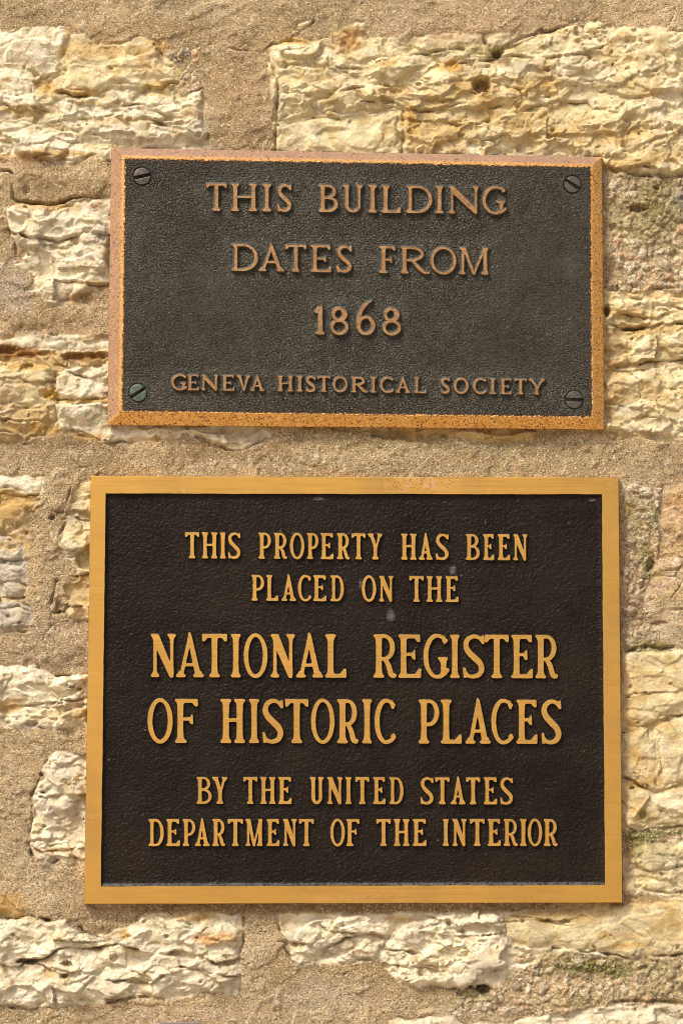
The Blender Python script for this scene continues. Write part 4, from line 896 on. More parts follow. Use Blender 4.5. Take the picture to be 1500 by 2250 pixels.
# ------------------------------------------------------------------ lettering: glyphs as strokes, cast with soft corners
def glyph(ch, w, s, sf, old):
    """strokes of a capital, unit = cap height; w = width, s = stem, sf = serif half thickness"""
    P = []
    t = s * (0.62 if not old else 0.58)        # thin strokes
    e = s * 0.5 + (0.060 if not old else 0.078)  # stem centre to serif tip

    def cap(x0, y0, x1, y1, r0, r1=None):
        P.append(('c', x0, y0, x1, y1, r0, r0 if r1 is None else r1))

    def poly(*pts):
        P.append(('p', pts))

    def serif(x, y, up, l=None, r=None, hw=None):
        l = e if l is None else l; r = e if r is None else r
        hw = s / 2 if hw is None else hw
        d = 1 if up else -1
        yy = y + d * sf
        cap(x - l + sf, yy, x + r - sf, yy, sf)
        poly((x - l * 0.8, y + d * sf * 1.6), (x - hw * 1.05, y + d * (sf * 2 + 0.075)), (x + hw * 1.05, y + d * (sf * 2 + 0.075)), (x + r * 0.8, y + d * sf * 1.6))

    def stem(x, y0=0.0, y1=1.0, wd=None, bot=True, top=True, tl=None, tr=None, bl=None, br=None):
        h = (s if wd is None else wd) / 2
        ym = (y0 + y1) / 2
        f = 1.14
        poly((x - h * f, y0), (x - h, ym - .15), (x - h, ym + .15), (x - h * f, y1), (x + h * f, y1), (x + h, ym + .15), (x + h, ym - .15), (x + h * f, y0))
        if bot: serif(x, y0, True, bl, br, h)
        if top: serif(x, y1, False, tl, tr, h)

    def chain(pts, rad, n=10):
        pts = [np.array(p, float) for p in pts]
        Q = [2 * pts[0] - pts[1]] + pts + [2 * pts[-1] - pts[-2]]
        R = [rad[0]] + list(rad) + [rad[-1]]
        prev = None
        for i in range(1, len(Q) - 2):
            for k in range(n + (i == len(Q) - 3)):
                u = k / n
                p0, p1, p2, p3 = Q[i - 1:i + 3]
                c = 0.5 * ((2 * p1) + (-p0 + p2) * u + (2 * p0 - 5 * p1 + 4 * p2 - p3) * u * u + (-p0 + 3 * p1 - 3 * p2 + p3) * u ** 3)
                r = R[i] * (1 - u) + R[i + 1] * u
                if prev is not None:
                    cap(prev[0][0], prev[0][1], c[0], c[1], prev[1], r)
                prev = (c, r)

    def bowl(x, y0, y1, xr, th, tn):
        """D shaped bowl from a stem at x, outer right edge xr"""
        cy = (y0 + y1) / 2; ry = (y1 - y0) / 2
        xs_ = x + (xr - x) * 0.35
        P.append(('bowl', x, xs_, cy, xr - xs_, ry, th, tn))

    def ell(cx, cy, rx, ry, tx, ty, a0=None, a1=None):
        P.append(('ring', cx, cy, rx, ry, tx, ty))

    tk = 0.165 if not old else 0.15           # length of arm ticks
    tw = (0.036 if not old else 0.030)        # half width of ticks
    ba = (0.082 if not old else 0.062)        # arm thickness
    sr = s * 0.86                             # round stroke at its thickest
    if ch == 'I':
        stem(w / 2, tl=w / 2, tr=w / 2, bl=w / 2, br=w / 2)
    elif ch == 'T':
        stem(w / 2, top=False, y1=0.97)
        poly((0.02, 1), (w - 0.02, 1), (w - 0.02, 1 - ba), (0.02, 1 - ba))
        for a, d in ((0, 1), (w, -1)):
            poly((a, 1), (a + d * 0.005, 1 - tk), (a + d * (2 * tw * .75), 1 - tk), (a + d * (2 * tw + 0.05), 1 - ba), (a + d * (2 * tw + .06), 1))
    elif ch == 'H':
        stem(e, bl=e, br=e); stem(w - e)
        b = 0.07 if not old else .055
        poly((e, .52 + b / 2), (w - e, .52 + b / 2), (w - e, .52 - b / 2), (e, .52 - b / 2))
    elif ch == 'L':
        stem(e)
        poly((e, 0), (w - .02, 0), (w - .02, ba), (e, ba))
        poly((w, 0), (w, tk + .04), (w - 2 * tw * .75, tk + .03), (w - 2 * tw - .07, ba), (w - .14, 0))
    elif ch in 'EF':
        stem(e, bot=(ch == 'F'), br=e + (0 if ch == 'E' else .02), tl=e)
        if ch == 'E':
            serif(e, 0, True, e, e)
        wt = w * (0.94 if ch == 'E' else 1.0)
        poly((e, 1), (wt - .02, 1), (wt - .02, 1 - ba), (e, 1 - ba))
        poly((wt, 1), (wt + .005, 1 - tk), (wt - 2 * tw * .75, 1 - tk), (wt - 2 * tw - .05, 1 - ba), (wt - .1, 1))
        wm = w * (0.74 if ch == 'E' else .8)
        ymid = .545 if not old else .50
        b = ba * 0.8
        poly((e, ymid + b / 2), (wm - .04, ymid + b / 2), (wm - .04, ymid - b / 2), (e, ymid - b / 2))
        poly((wm - 1.9 * tw, ymid + b / 2), (wm - .01, ymid + .125), (wm, ymid - .125), (wm - 1.5 * tw, ymid - .115), (wm - 1.9 * tw - .03, ymid - b / 2))
        if ch == 'E':
            poly((e, 0), (w - .02, 0), (w - .02, ba), (e, ba))
            poly((w - .01, 0), (w, tk + .05), (w - 2 * tw * .8, tk + .03), (w - 2 * tw - .07, ba), (w - .14, 0))
    elif ch == 'P':
        stem(e, tr=s / 2)
        bowl(e, .40, 1.0, w, sr, t * .95)
    elif ch == 'R':
        stem(e, tr=s / 2)
        xr = w * (.93 if not old else .80)
        bowl(e, .40 if not old else .46, 1.0, xr, sr, t * .95)
        if old:
            chain([(w * .42, .47), (w * .62, .22), (w * .82, .045), (w, .03)], [s * .40, s * .46, s * .40, .02])
        else:
            chain([(w * .50, .43), (w * .66, .28), (w * .76, .09), (w * .86, .045), (w - .045, .05)], [s * .36, s * .44, s * .46, s * .40, .046])
    elif ch == 'B':
        stem(e, tr=s / 2, br=s / 2)
        bowl(e, .50, 1.0, w * .90, sr, t * .9)
        bowl(e, 0.0, .555, w, sr, t * .95)
    elif ch == 'D':
        stem(e, tr=s / 2, br=s / 2, wd=s * .82)
        bowl(e, 0.0, 1.0, w, sr * 1.05, t * .95)
    elif ch == 'O':
        ell(w / 2, .5, w / 2, .515, sr * .98, t * 1.0)
    elif ch in 'CG':
        rx = w * .56; ry = .515
        pts = []; rad = []
        a0 = 52 if ch == 'C' else 50
        a1 = 312 if ch == 'C' else 318
        for k in range(15):
            a = math.radians(a0 + (a1 - a0) * k / 14)
            tt = abs(math.cos(a)) if math.cos(a) < 0 else 0.2 * abs(math.cos(a))
            r = (t * .48) * (1 - tt) + (sr * .5) * tt
            rxx = rx if math.cos(a) < 0 else max(w - rx - tw, .05) / math.cos(math.radians(a0)) * 1.0
            pts.append((rx + (rxx - (r if math.cos(a) < 0 else 0)) * math.cos(a), .5 + (ry - r) * math.sin(a))); rad.append(r)
        chain(pts, rad, 4)
        xt = w * (.955 if ch == 'C' else .93) - tw
        poly((xt - tw * 1.6, .93), (xt + tw * .2, .995), (xt + tw, .80), (xt - tw * .2, .785), (xt - tw * 1.3, .86))
        if ch == 'C':
            cap(w - .06, .155, w - .035, .19, .034, .03)
        else:
            stem(w * .83, .06, .475, wd=s * .95, bot=False, tl=w * .17 + .03, tr=w * .17)
            chain([(w * .60, .02), (w * .74, .05), (w * .83, .16)], [t * .45, s * .36, s * .42])
    elif ch == 'S':
        a, b = t * .52, s * .55
        chain([(w * .90, .83), (w * .76, .93), (w * .50, .965), (w * .22, .89), (w * .135, .74), (w * .27, .60), (w * .52, .475), (w * .78, .345), (w * .865, .21), (w * .74, .075), (w * .45, .03), (w * .20, .07), (w * .085, .17)],
              [.024, a, a, b * .72, b * .86, b * .98, b * 1.04, b * .98, b * .88, b * .72, a, a, .028])
        poly((w * .80, .93), (w * .99 - .01, 1.0), (w, .80), (w - .055, .79), (w * .84, .86))
        poly((0.02, -.005), (0.0, .24), (.06, .235), (w * .16, .12), (w * .28, .03))
    elif ch == 'U':
        tl_ = e
        r_ = (w - 2 * e)
        stem(e, .25, 1.0, bot=False, tr=s / 2 + .035); stem(w - e, .25, 1.0, tl=s / 2 + .03, wd=s * (.85 if not old else .62), bot=False)
        chain([(e, .34), (e + .005, .20), (e + r_ * .18, .085), (w * .5, .035), (w - e - r_ * .18, .085), (w - e, .20), (w - e, .34)], [s / 2, s * .5, s * .42, t * .55, s * .36, s * (.42 if not old else .32), s * (.42 if not old else .31)])
    elif ch == 'N':
        th = s * .56 / 2
        en = th + (.062 if not old else .075)
        stem(en, wd=2 * th, bl=en, br=en, top=False)
        stem(w - en, wd=2 * th, bot=False, tl=en, tr=en, y0=0.06)
        poly((en - th, 1.0), (en + s * .62, 1.0), (w - en + th, .16), (w - en + th, -.01), (w - en - th * 1.2, -.01), (en - th, .80))
        serif(en, 1, False, en, s * .4, th)
        cap(en, 1 - sf, en + s * .3, 1 - sf, sf)
    elif ch == 'M':
        th = s * .60 / 2
        en = th + (.055 if not old else .07)
        sp = 0.03 if old else 0.0
        xa, xb = en + sp, w - en - sp
        poly((en - th, 0), (en + th, 0), (xa + th, .95), (xa - th, .95))
        poly((w - en - s / 2, 0), (w - en + s / 2, 0), (xb + s / 2, 1), (xb - s / 2, 1))
        poly((xa - th, 1.0), (xa + s * .68, 1.0), (w * .5 + s * .34, -.005), (w * .5 - s * .34, -.005))
        poly((xb + s * .3, 1.0), (xb - s * .30, 1.0), (w * .5 - s * .22, .02), (w * .5 + s * .22, .02))
        serif(en, 0, True, en, en, th); serif(w - en, 0, True, e, en, s / 2)
        serif(xa, 1, False, xa, s * .35, th); serif(xb, 1, False, s * .3, w - xb, s / 2)
    elif ch == 'A':
        xa = w * .485
        xl = e * .92; xr = w - e
        th = t * .52
        poly((xl - th, .0), (xl + th, .0), (xa + th * 1.1, .90), (xa + .01, 1.02), (xa - .02, 1.02), (xa - th, .90))
        poly((xr - s * .52, .0), (xr + s * .52, .0), (xa + s * .30, 1.0), (xa + .005, 1.045), (xa - .025, 1.02), (xa - s * .30, .86))
        b = .062
        yb = .285 if not old else .335
        poly((xl + (xa - xl) * yb, yb + b / 2), (xr - (xr - xa) * yb, yb + b / 2), (xr - (xr - xa) * yb, yb - b / 2), (xl + (xa - xl) * yb, yb - b / 2))
        serif(xl, 0, True, xl, e * .92, th); serif(xr, 0, True, e, w - xr, s * .5)
    elif ch == 'V':
        xl, xr = e, w - e * .9
        th = t * .52
        poly((xl - s * .52, 1.0), (xl + s * .52, 1.0), (w * .52 + s * .25, .05), (w * .52, -.03), (w * .52 - s * .25, .03))
        poly((xr - th, 1.0), (xr + th, 1.0), (w * .52 + th, .02), (w * .52 - th, .02))
        serif(xl, 1, False, xl, e, s * .5); serif(xr, 1, False, e * .9, w - xr, th)
    elif ch == 'Y':
        xm = w * .51
        stem(xm, 0, .46, wd=s * .96, top=False)
        xl, xr = e, w - e * .85
        th = t * .52
        poly((xl - s * .5, 1.0), (xl + s * .5, 1.0), (xm + s * .48, .46), (xm + s * .45, .36), (xm - s * .48, .38), (xm - s * .45, .45))
        poly((xr - th, 1.0), (xr + th, 1.0), (xm + s * .46, .42), (xm + s * .1, .36), (xm, .44))
        serif(xl, 1, False, xl, e * .85, s * .5); serif(xr, 1, False, e * .8, w - xr, th)
    elif ch == '1':
        x = w * .55
        stem(x, 0, 1.0, top=False)
        poly((x - s / 2, 1.0), (x + s * .55, 1.02), (x + s * .55, .85), (x - s / 2, .78), (.03, .80), (0, .845))
    elif ch == '8':
        ell(w * .51, .75, w * .42, .26, s * .62, t * .95)
        ell(w * .50, .275, w * .5, .285, s * .66, t * 1.0)
        ell(w * .44, .75, w * .36, .255, s * .6, t * .9)
    elif ch == '6':
        ell(w * .5, .345, w * .5, .355, s * .95, t * 1.0)
        chain([(w * .09, .42), (w * .13, .68), (w * .30, .95), (w * .55, 1.15), (w * .84, 1.275)], [s * .46, s * .44, s * .36, s * .28, .012])
    return P


def glyph_field(P, GX, GY):
    sd = np.full(GX.shape, 1e3)          # negative inside
    for p in P:
        if p[0] == 'c':
            _, x0, y0, x1, y1, r0, r1 = p
            ex, ey = x1 - x0, y1 - y0
            t = np.clip(((GX - x0) * ex + (GY - y0) * ey) / (ex * ex + ey * ey + 1e-12), 0, 1)
            d = np.hypot(GX - x0 - t * ex, GY - y0 - t * ey) - (r0 + (r1 - r0) * t)
        elif p[0] == 'p':
            d = -poly_sd(GX, GY, p[1])
        elif p[0] == 'ring':
            _, cx, cy, rx, ry, tx, ty = p
            d = np.maximum(_ell(GX, GY, cx, cy, rx, ry), -_ell(GX, GY, cx, cy, rx - tx, ry - ty))
        elif p[0] == 'bowl':
            _, x, xs_, cy, rx, ry, th, tn = p
            dx = np.where(GX < xs_, 0.0, GX - xs_)
            o = _ell(dx, GY, 0, cy, rx, ry)
            i = _ell(dx, GY, 0, cy, rx - th, ry - tn)
            d = np.maximum(np.maximum(o, -i), x - GX)
        sd = np.minimum(sd, d)
    return sd


def _ell(x, y, cx, cy, rx, ry):
    q = np.hypot((x - cx) / rx, (y - cy) / ry)
    g = np.hypot((x - cx) / rx ** 2, (y - cy) / ry ** 2) / np.maximum(q, 1e-6)
    return (q - 1) / np.maximum(g, 1e-6)


def gblur(a, sg):
    r = max(1, int(3 * sg))
    k = np.exp(-0.5 * (np.arange(-r, r + 1) / sg) ** 2); k /= k.sum()
    a = np.apply_along_axis(lambda m: np.convolve(m, k, 'same'), 0, a)
    return np.apply_along_axis(lambda m: np.convolve(m, k, 'same'), 1, a)


def contours(F_, lev):
    """marching squares: closed loops of (col,row) points"""
    ins = F_ > lev
    ny, nx = F_.shape
    code = ins[:-1, :-1] * 1 + ins[:-1, 1:] * 2 + ins[1:, 1:] * 4 + ins[1:, :-1] * 8
    js, is_ = np.nonzero((code > 0) & (code < 15))

    def hpt(j, i):
        a, b = F_[j, i], F_[j, i + 1]; return (i + (lev - a) / (b - a), float(j))

    def vpt(j, i):
        a, b = F_[j, i], F_[j + 1, i]; return (float(i), j + (lev - a) / (b - a))
    T = {1: [('L', 'T')], 2: [('T', 'R')], 3: [('L', 'R')], 4: [('R', 'B')], 5: [('L', 'T'), ('R', 'B')], 6: [('T', 'B')], 7: [('L', 'B')],
         8: [('B', 'L')], 9: [('B', 'T')], 10: [('T', 'R'), ('B', 'L')], 11: [('B', 'R')], 12: [('R', 'L')], 13: [('R', 'T')], 14: [('T', 'L')]}
    nxt = {}; pos = {}
    for j, i in zip(js.tolist(), is_.tolist()):
        E = {'T': ('h', j, i), 'B': ('h', j + 1, i), 'L': ('v', j, i), 'R': ('v', j, i + 1)}
        for a, b in T[int(code[j, i])]:
            nxt[E[a]] = E[b]
            for q in (E[a], E[b]):
                if q not in pos:
                    pos[q] = hpt(q[1], q[2]) if q[0] == 'h' else vpt(q[1], q[2])
    loops = []
    seen = set()
    for s in list(nxt):
        if s in seen:
            continue
        lp = []; c = s
        while c not in seen and c in nxt:
            seen.add(c); lp.append(pos[c]); c = nxt[c]
        if len(lp) > 6:
            loops.append(np.array(lp))
    return loops


def lettering(name, text_label, letters, *a, **k):
    """one raised word after another, split where the line has a wide gap"""
    words = text_label[text_label.index('|') + 1:].split()
    i = 0
    for wd in words:
        lt = letters[i:i + len(wd)]; i += len(wd)
        assert ''.join(c for c, _, _ in lt) == wd, wd
        raised_word(name, text_label[:text_label.index('|')] + wd, lt, *a, **k)


def raised_word(name, text_label, letters, base, cap_px, s, sf, old, face_h, rise, mats, parent, sigma, flare):
    """letters: list of (char, x0, x1) in photograph pixels; base = ((x,y),(x,y)) baseline"""
    V, Fc, MI = [], [], []
    (bx0, by0), (bx1, by1) = base
    slope = (by1 - by0) / (bx1 - bx0)
    wob = random.Random(len(letters) * 7 + int(cap_px))
    for ch, x0, x1 in letters:
        w = (x1 - x0) / cap_px
        st = 0.62
        m = 7.0
        top = 1.45 if ch == '6' else 1.12
        gx = np.arange(-m, (x1 - x0) + m, st) / cap_px
        gy = np.arange(-m, cap_px * top + m, st) / cap_px
        GX, GY = np.meshgrid(gx, gy)
        so = s * (1 + wob.uniform(-.04, .04))
        sh = wob.uniform(0, 999)
        wx = GX + 0.55 / cap_px * fbm(GX * cap_px + sh, GY * cap_px, 9, 2, 701)
        wy = GY + 0.55 / cap_px * fbm(GX * cap_px + sh, GY * cap_px, 9, 2, 702)
        sd = glyph_field(glyph(ch, w, so, sf, old), wx, wy) * cap_px
        fld = gblur(np.clip(0.5 - sd / (2 * st), 0, 1), sigma / st)
        dyg, dxg = np.gradient(gblur(fld, 1.3 / st))
        yb = by0 + slope * ((x0 + x1) / 2 - bx0)
        loops = contours(fld, 0.5)
        tops = []
        for lp in loops:
            sm = lp.copy()
            for _ in range(2):
                sm = 0.5 * sm + 0.25 * (np.roll(sm, 1, 0) + np.roll(sm, -1, 0))
            ii = np.clip(np.rint(sm[:, 0]).astype(int), 0, fld.shape[1] - 1); jj = np.clip(np.rint(sm[:, 1]).astype(int), 0, fld.shape[0] - 1)
            nrm = -np.stack([dxg[jj, ii], dyg[jj, ii]], -1)
            nrm /= np.linalg.norm(nrm, axis=1, keepdims=True) + 1e-9
            for _ in range(3):
                nrm = 0.5 * nrm + 0.25 * (np.roll(nrm, 1, 0) + np.roll(nrm, -1, 0))
            n = len(sm)
            rings = []
            for off, hh in ((0.0, rise), (0.65, rise - 0.65), (0.65 + flare * .45, rise * 0.5), (0.55 + flare, -0.8)):
                q = sm + nrm * (off / st)
                ux = x0 - m + q[:, 0] * st
                uy = yb + m - q[:, 1] * st + slope * (ux - (x0 + x1) / 2)
                rings.append((len(V), px2w(ux, uy, face_h + hh)))
                V.extend(rings[-1][1].tolist())
            for a in range(3):
                o0, o1 = rings[a][0], rings[a + 1][0]
                for k in range(n):
                    k2 = (k + 1) % n
                    Fc.append([o0 + k, o0 + k2, o1 + k2, o1 + k]); MI.append(0 if a == 0 else 1)
            tops.append((rings[0][0], rings[0][1]))
        if not tops:
            continue
        polys = [[Vector((p[0] * 1000, p[2] * 1000, 0)) for p in t[1]] for t in tops]
        lut = []
        for t in tops:
            lut += list(range(t[0], t[0] + len(t[1])))
        for tri in tessellate_polygon(polys):
            Fc.append([lut[tri[0]], lut[tri[1]], lut[tri[2]]]); MI.append(0)
    V = np.array(V)
    # consistent outward winding: every face should look towards -Y or sideways out
    me_o = mesh_obj(name, V, Fc, mats, parent, MI, smooth=True)
    import bmesh
    bm = bmesh.new(); bm.from_mesh(me_o.data)
    bmesh.ops.recalc_face_normals(bm, faces=bm.faces[:])
    up = sum(f.normal.y * f.calc_area() for f in bm.faces if len(f.verts) == 3)
    if up > 0:
        bmesh.ops.reverse_faces(bm, faces=bm.faces[:])
    for ed in bm.edges:
        if len(ed.link_faces) == 2 and ed.calc_face_angle(0) > math.radians(35):
            ed.smooth = False
    bm.to_mesh(me_o.data); bm.free()
    tag(me_o, text_label)
    return me_o


def quad_lerp(q, u, v):
    q = np.array(q, float)
    u = np.asarray(u)[..., None]; v = np.asarray(v)[..., None]
    return (q[0] * (1 - u) + q[1] * u) * (1 - v) + (q[3] * (1 - u) + q[2] * u) * v


def panel_grid(name, quad, face_h, step, mat, parent, relief, attrs):
    q = np.array(quad, float)
    nx = int(np.hypot(*(q[1] - q[0])) / step); ny = int(np.hypot(*(q[3] - q[0])) / step)
    U, Vv = np.meshgrid(np.linspace(0, 1, nx), np.linspace(0, 1, ny))
    p = quad_lerp(quad, U, Vv)
    X, Y = p[..., 0], p[..., 1]
    edge = np.minimum(np.minimum(U, 1 - U) * np.hypot(*(q[1] - q[0])), np.minimum(Vv, 1 - Vv) * np.hypot(*(q[3] - q[0])))
    W = px2w(X, Y, face_h)
    W[..., 1] -= relief(X, Y, edge) * PX
    idx = np.arange(nx * ny).reshape(ny, nx)
    F_ = np.stack([idx[:-1, :-1], idx[1:, :-1], idx[1:, 1:], idx[:-1, 1:]], -1).reshape(-1, 4)
    at = {k: f(X, Y, edge).ravel() for k, f in attrs.items()}
    return mesh_obj(name, W.reshape(-1, 3), F_, [mat], parent, attrs=at)


def loop_pts(quad, n_side, inset=0.0, wob=0.0, seed=0):
    q = np.array(quad, float)
    c = q.mean(0)
    # inset towards the centre along both axes
    if inset:
        ins = []
        for k in range(4):
            a = q[(k - 1) % 4] - q[k]; b = q[(k + 1) % 4] - q[k]
            ins.append(q[k] + inset * (a / np.linalg.norm(a) + b / np.linalg.norm(b)))
        q = np.array(ins)
    out = []
    for k in range(4):
        a, b = q[k], q[(k + 1) % 4]
        t = np.arange(n_side) / n_side
        pts = a[None] * (1 - t[:, None]) + b[None] * t[:, None]
        if wob:
            nrm = np.array([-(b - a)[1], (b - a)[0]]); nrm /= np.linalg.norm(nrm)
            s = t * np.linalg.norm(b - a)
            wv = wob * (fbm(s + 1000 * k, np.full_like(s, seed), 120, 3, 811 + seed) + .5 * fbm(s + 1000 * k, np.full_like(s, seed), 14, 2, 821 + seed))
            wv *= sstep(0, .02, t) * sstep(1, .98, t)
            pts = pts + nrm[None] * wv[:, None]
        out.append(pts)
    return np.concatenate(out)


def strip(name, rings, mats, mat_of, parent, sharp_deg=30, attrs=None):
    """closed rings (px points, height) joined one after another"""
    V = np.concatenate([px2w(r[:, 0], r[:, 1], h) for r, h in rings])
    n = len(rings[0][0])
    Fc, MI = [], []
    for a in range(len(rings) - 1):
        for k in range(n):
            k2 = (k + 1) % n
            Fc.append([a * n + k, (a + 1) * n + k, (a + 1) * n + k2, a * n + k2]); MI.append(mat_of[a])
    at = {k: f(np.concatenate([r for r, _ in rings])) for k, f in (attrs or {}).items()}
    o = mesh_obj(name, V, Fc, mats, parent, MI, smooth=True, attrs=at)
    import bmesh
    bm = bmesh.new(); bm.from_mesh(o.data)
    bmesh.ops.recalc_face_normals(bm, faces=bm.faces[:])
    tot = sum(f.normal.y * f.calc_area() for f in bm.faces)
    if tot > 0:
        bmesh.ops.reverse_faces(bm, faces=bm.faces[:])
    for ed in bm.edges:
        if len(ed.link_faces) == 2 and ed.calc_face_angle(0) > math.radians(sharp_deg):
            ed.smooth = False
    bm.to_mesh(o.data); bm.free()
    return o


# ------------------------------------------------------------------ upper plaque (bevelled, leather-grained)
ca = px2w(782, 939, 8.0)
plaque_a = empty('bronze_plaque', ca.tolist())
tag(plaque_a, 'upper weathered bronze plaque with pebbled dark face, sloping rim and four slotted screws', 'plaque', 'bronze plaques on the stone wall')
NS = 60


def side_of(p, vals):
    """painted sky reflection and real pitting, by side of the rim: top, right, bottom, left"""
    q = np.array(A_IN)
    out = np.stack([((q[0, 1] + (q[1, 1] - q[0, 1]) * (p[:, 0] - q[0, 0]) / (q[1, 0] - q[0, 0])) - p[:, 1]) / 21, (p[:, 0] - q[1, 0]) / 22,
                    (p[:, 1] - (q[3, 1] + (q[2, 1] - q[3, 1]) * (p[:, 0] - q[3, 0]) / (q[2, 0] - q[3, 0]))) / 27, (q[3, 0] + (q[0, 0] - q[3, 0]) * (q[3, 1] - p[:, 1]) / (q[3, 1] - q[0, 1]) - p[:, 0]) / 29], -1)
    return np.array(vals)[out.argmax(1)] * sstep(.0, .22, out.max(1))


strip('rim', [(loop_pts(A_OUT, NS, 0, .5, 1), 4.0), (loop_pts(A_OUT, NS, 0, .5, 1), HA - 9.0), (loop_pts(A_OUT, NS, 1.0, .5, 1), HA - 7.6),
                       (loop_pts(A_IN, NS, -7.0, .6, 2), HA - 2.5), (loop_pts(A_IN, NS, -2.0, .6, 2), HA - 1.0), (loop_pts(A_IN, NS, 1.5, .6, 2), HA - 0.6), (loop_pts(A_IN, NS, 8.0, 0, 2), HA - 1.5)],
      [M_OLD], [0, 0, 0, 0, 0, 0], plaque_a, 16, {'sky_tint': lambda p: side_of(p, (1.0, .08, .0, .86)), 'pitted': lambda p: side_of(p, (.1, .35, 1.0, .25))})

SCREWS = [(312.5, 387.5, 19.0, -13), (1257.0, 405.5, 18.5, 32), (304.0, 863.0, 19.5, -33), (1261.0, 878.5, 19.5, 2)]
LINES_A = [((450, 1112), (402, 470), .0), ((505, 1075), (535, 604), .0), ((688, 882), (660, 738), .0), ((374, 1200), (822, 868), .0)]


def relief_a(X, Y, e):
    h = 0.9 * fbm(X, Y, 60, 3, 501) + 0.5 * fbm(X, Y, 18, 2, 502)
    c, _, sec = cells(X + 3 * fbm(X, Y, 14, 2, 503), (Y + 3 * fbm(X, Y, 14, 2, 504)) * 1.2, 8.5, 505)
    h += 1.0 * sstep(0, 3.2, sec - c) - .6
    for x, y, r, _ in SCREWS:
        d = np.hypot(X - x, Y - y)
        h = np.where(d < r + 9, h * sstep(r + 2, r + 9, d), h)
        h += 1.3 * np.exp(-((d - r - 3.6) / 1.6) ** 2) - 3.0 * sstep(r + 2.6, r + .6, d)
    # a soft fillet round each line of letters
    return h * sstep(0, 6, e) - 0.3


def patina_a(X, Y, e):
    m = np.zeros(X.shape)
    for (x0, x1), (y0, y1), _ in LINES_A:
        q = np.maximum(np.maximum(x0 - X, X - x1) / 26.0, np.maximum(y0 - 6 - Y, Y - y1) / 16.0)
        m = np.maximum(m, sstep(1.0, 0.0, q) * (.55 + .7 * fbm(X, Y, 45, 3, 510)))
    m = np.maximum(m, .5 * sstep(.1, .5, fbm(X, Y, 110, 3, 511)))
    for x, y, r, _ in SCREWS[2:]:
        m = np.maximum(m, .9 * sstep(r + 16, r + 4, np.hypot(X - x, Y - y)))
    m = np.maximum(m, .6 * sstep(90, 20, np.abs(Y - 880)) * sstep(700, 300, X))
    return np.clip(m, 0, 1)


panel_grid('pebbled_panel', A_IN, HA, 2.0, M_LEATHER, plaque_a, relief_a, {'edge_px': lambda X, Y, e: e, 'patina': patina_a})

A_MATS = [M_LETTER, M_GSIDE]
FA = dict(sf=.028, old=True, face_h=HA - .3, mats=A_MATS, parent=plaque_a)
lettering('word', 'raised word |THIS BUILDING', [('T', 454, 498), ('H', 509, 565), ('I', 577, 596), ('S', 610, 640.5), ('B', 701, 742), ('U', 754, 797), ('I', 810, 827.5), ('L', 839, 880), ('D', 893, 948.5), ('I', 957, 973.5), ('N', 986.5, 1051.5), ('G', 1060, 1109)],
          ((475, 463), (1050, 469.6)), 59, .118, rise=8.0, sigma=.75, flare=4.0, **FA)
lettering('word', 'raised word |DATES FROM', [('D', 510, 566.5), ('A', 570, 624.5), ('T', 628, 672.5), ('E', 684, 727.5), ('S', 740, 773), ('F', 834, 867.5), ('R', 880.5, 943), ('O', 946, 1001.5), ('M', 1009.5, 1072.5)],
          ((530, 595), (1050, 603.2)), 58, .122, rise=8.0, sigma=.75, flare=4.0, **FA)
lettering('word', 'raised year |1868', [('1', 691, 714), ('8', 726, 765), ('6', 783.5, 823.5), ('8', 840.5, 880)], ((700, 734.5), (860, 736.4)), 59, .145, rise=8.0, sigma=.75, flare=4.0, **FA)
lettering('word', 'small raised word |GENEVA HISTORICAL SOCIETY',
          [('G', 377, 409), ('E', 413, 437.5), ('N', 444, 479), ('E', 489, 515), ('V', 521, 550), ('A', 550.5, 581), ('H', 611, 643.5), ('I', 652, 665), ('S', 673, 693), ('T', 698, 725.5), ('O', 731.5, 763), ('R', 772.5, 808), ('I', 813.5, 826.5), ('C', 835, 863), ('A', 869.5, 901), ('L', 910, 936),
           ('S', 969, 987.5), ('O', 997, 1028.5), ('C', 1039, 1067), ('I', 1075.5, 1088.5), ('E', 1099, 1123), ('T', 1130.5, 1156), ('Y', 1161.5, 1196)],
          ((390, 856.8), (1180, 866.8)), 33, .155, rise=7.0, sigma=.6, flare=3.4, **FA)


def screw(x, y, r, ang, mat, label):
    """countersunk slotted head: dome cut by a slot"""
    a = math.radians(ang)
    rr = np.array([0.0, .25, .5, .7, .85, .95, 1.0, 1.0]) * r
    n = 64
    pts, hts = [], []
    gx = np.linspace(-r - 1, r + 1, 61)
    X, Y = np.meshgrid(gx, gx)
    d = np.hypot(X, Y)
    dome = 3.4 - 1.1 * (d / r) ** 2 - 3.2 * sstep(r - 1.6, r + .6, d)
    across = -X * math.sin(a) + Y * math.cos(a)
    slot = sstep(r * .175 + .7, r * .175 - .5, np.abs(across))
    H = dome - 7.5 * slot + .25 * fbm(X + x, Y + y, 7, 2, 902)
    keep = d < r + 1.0
    W = px2w(X + x, Y + y, 0.0)
    W = px2w(X + x, Y + y, HA + H - .3)
    idx = np.arange(61 * 61).reshape(61, 61)
    F_ = np.stack([idx[:-1, :-1], idx[1:, :-1], idx[1:, 1:], idx[:-1, 1:]], -1).reshape(-1, 4)
    ok = keep.ravel()[F_].all(1)
    F_ = F_[ok]
    used, inv = np.unique(F_, return_inverse=True)
    o = mesh_obj('screw', W.reshape(-1, 3)[used], inv.reshape(-1, 4), [mat], plaque_a)
    if label:
        tag(o, label)


for (x, y, r, ang), m, lb in zip(SCREWS, (M_SCREW, M_SCREW, M_SCREW_GREEN, M_SCREW), (None, None, 'verdigris green slotted screw', None)):
    screw(x, y, r, ang, m, lb)

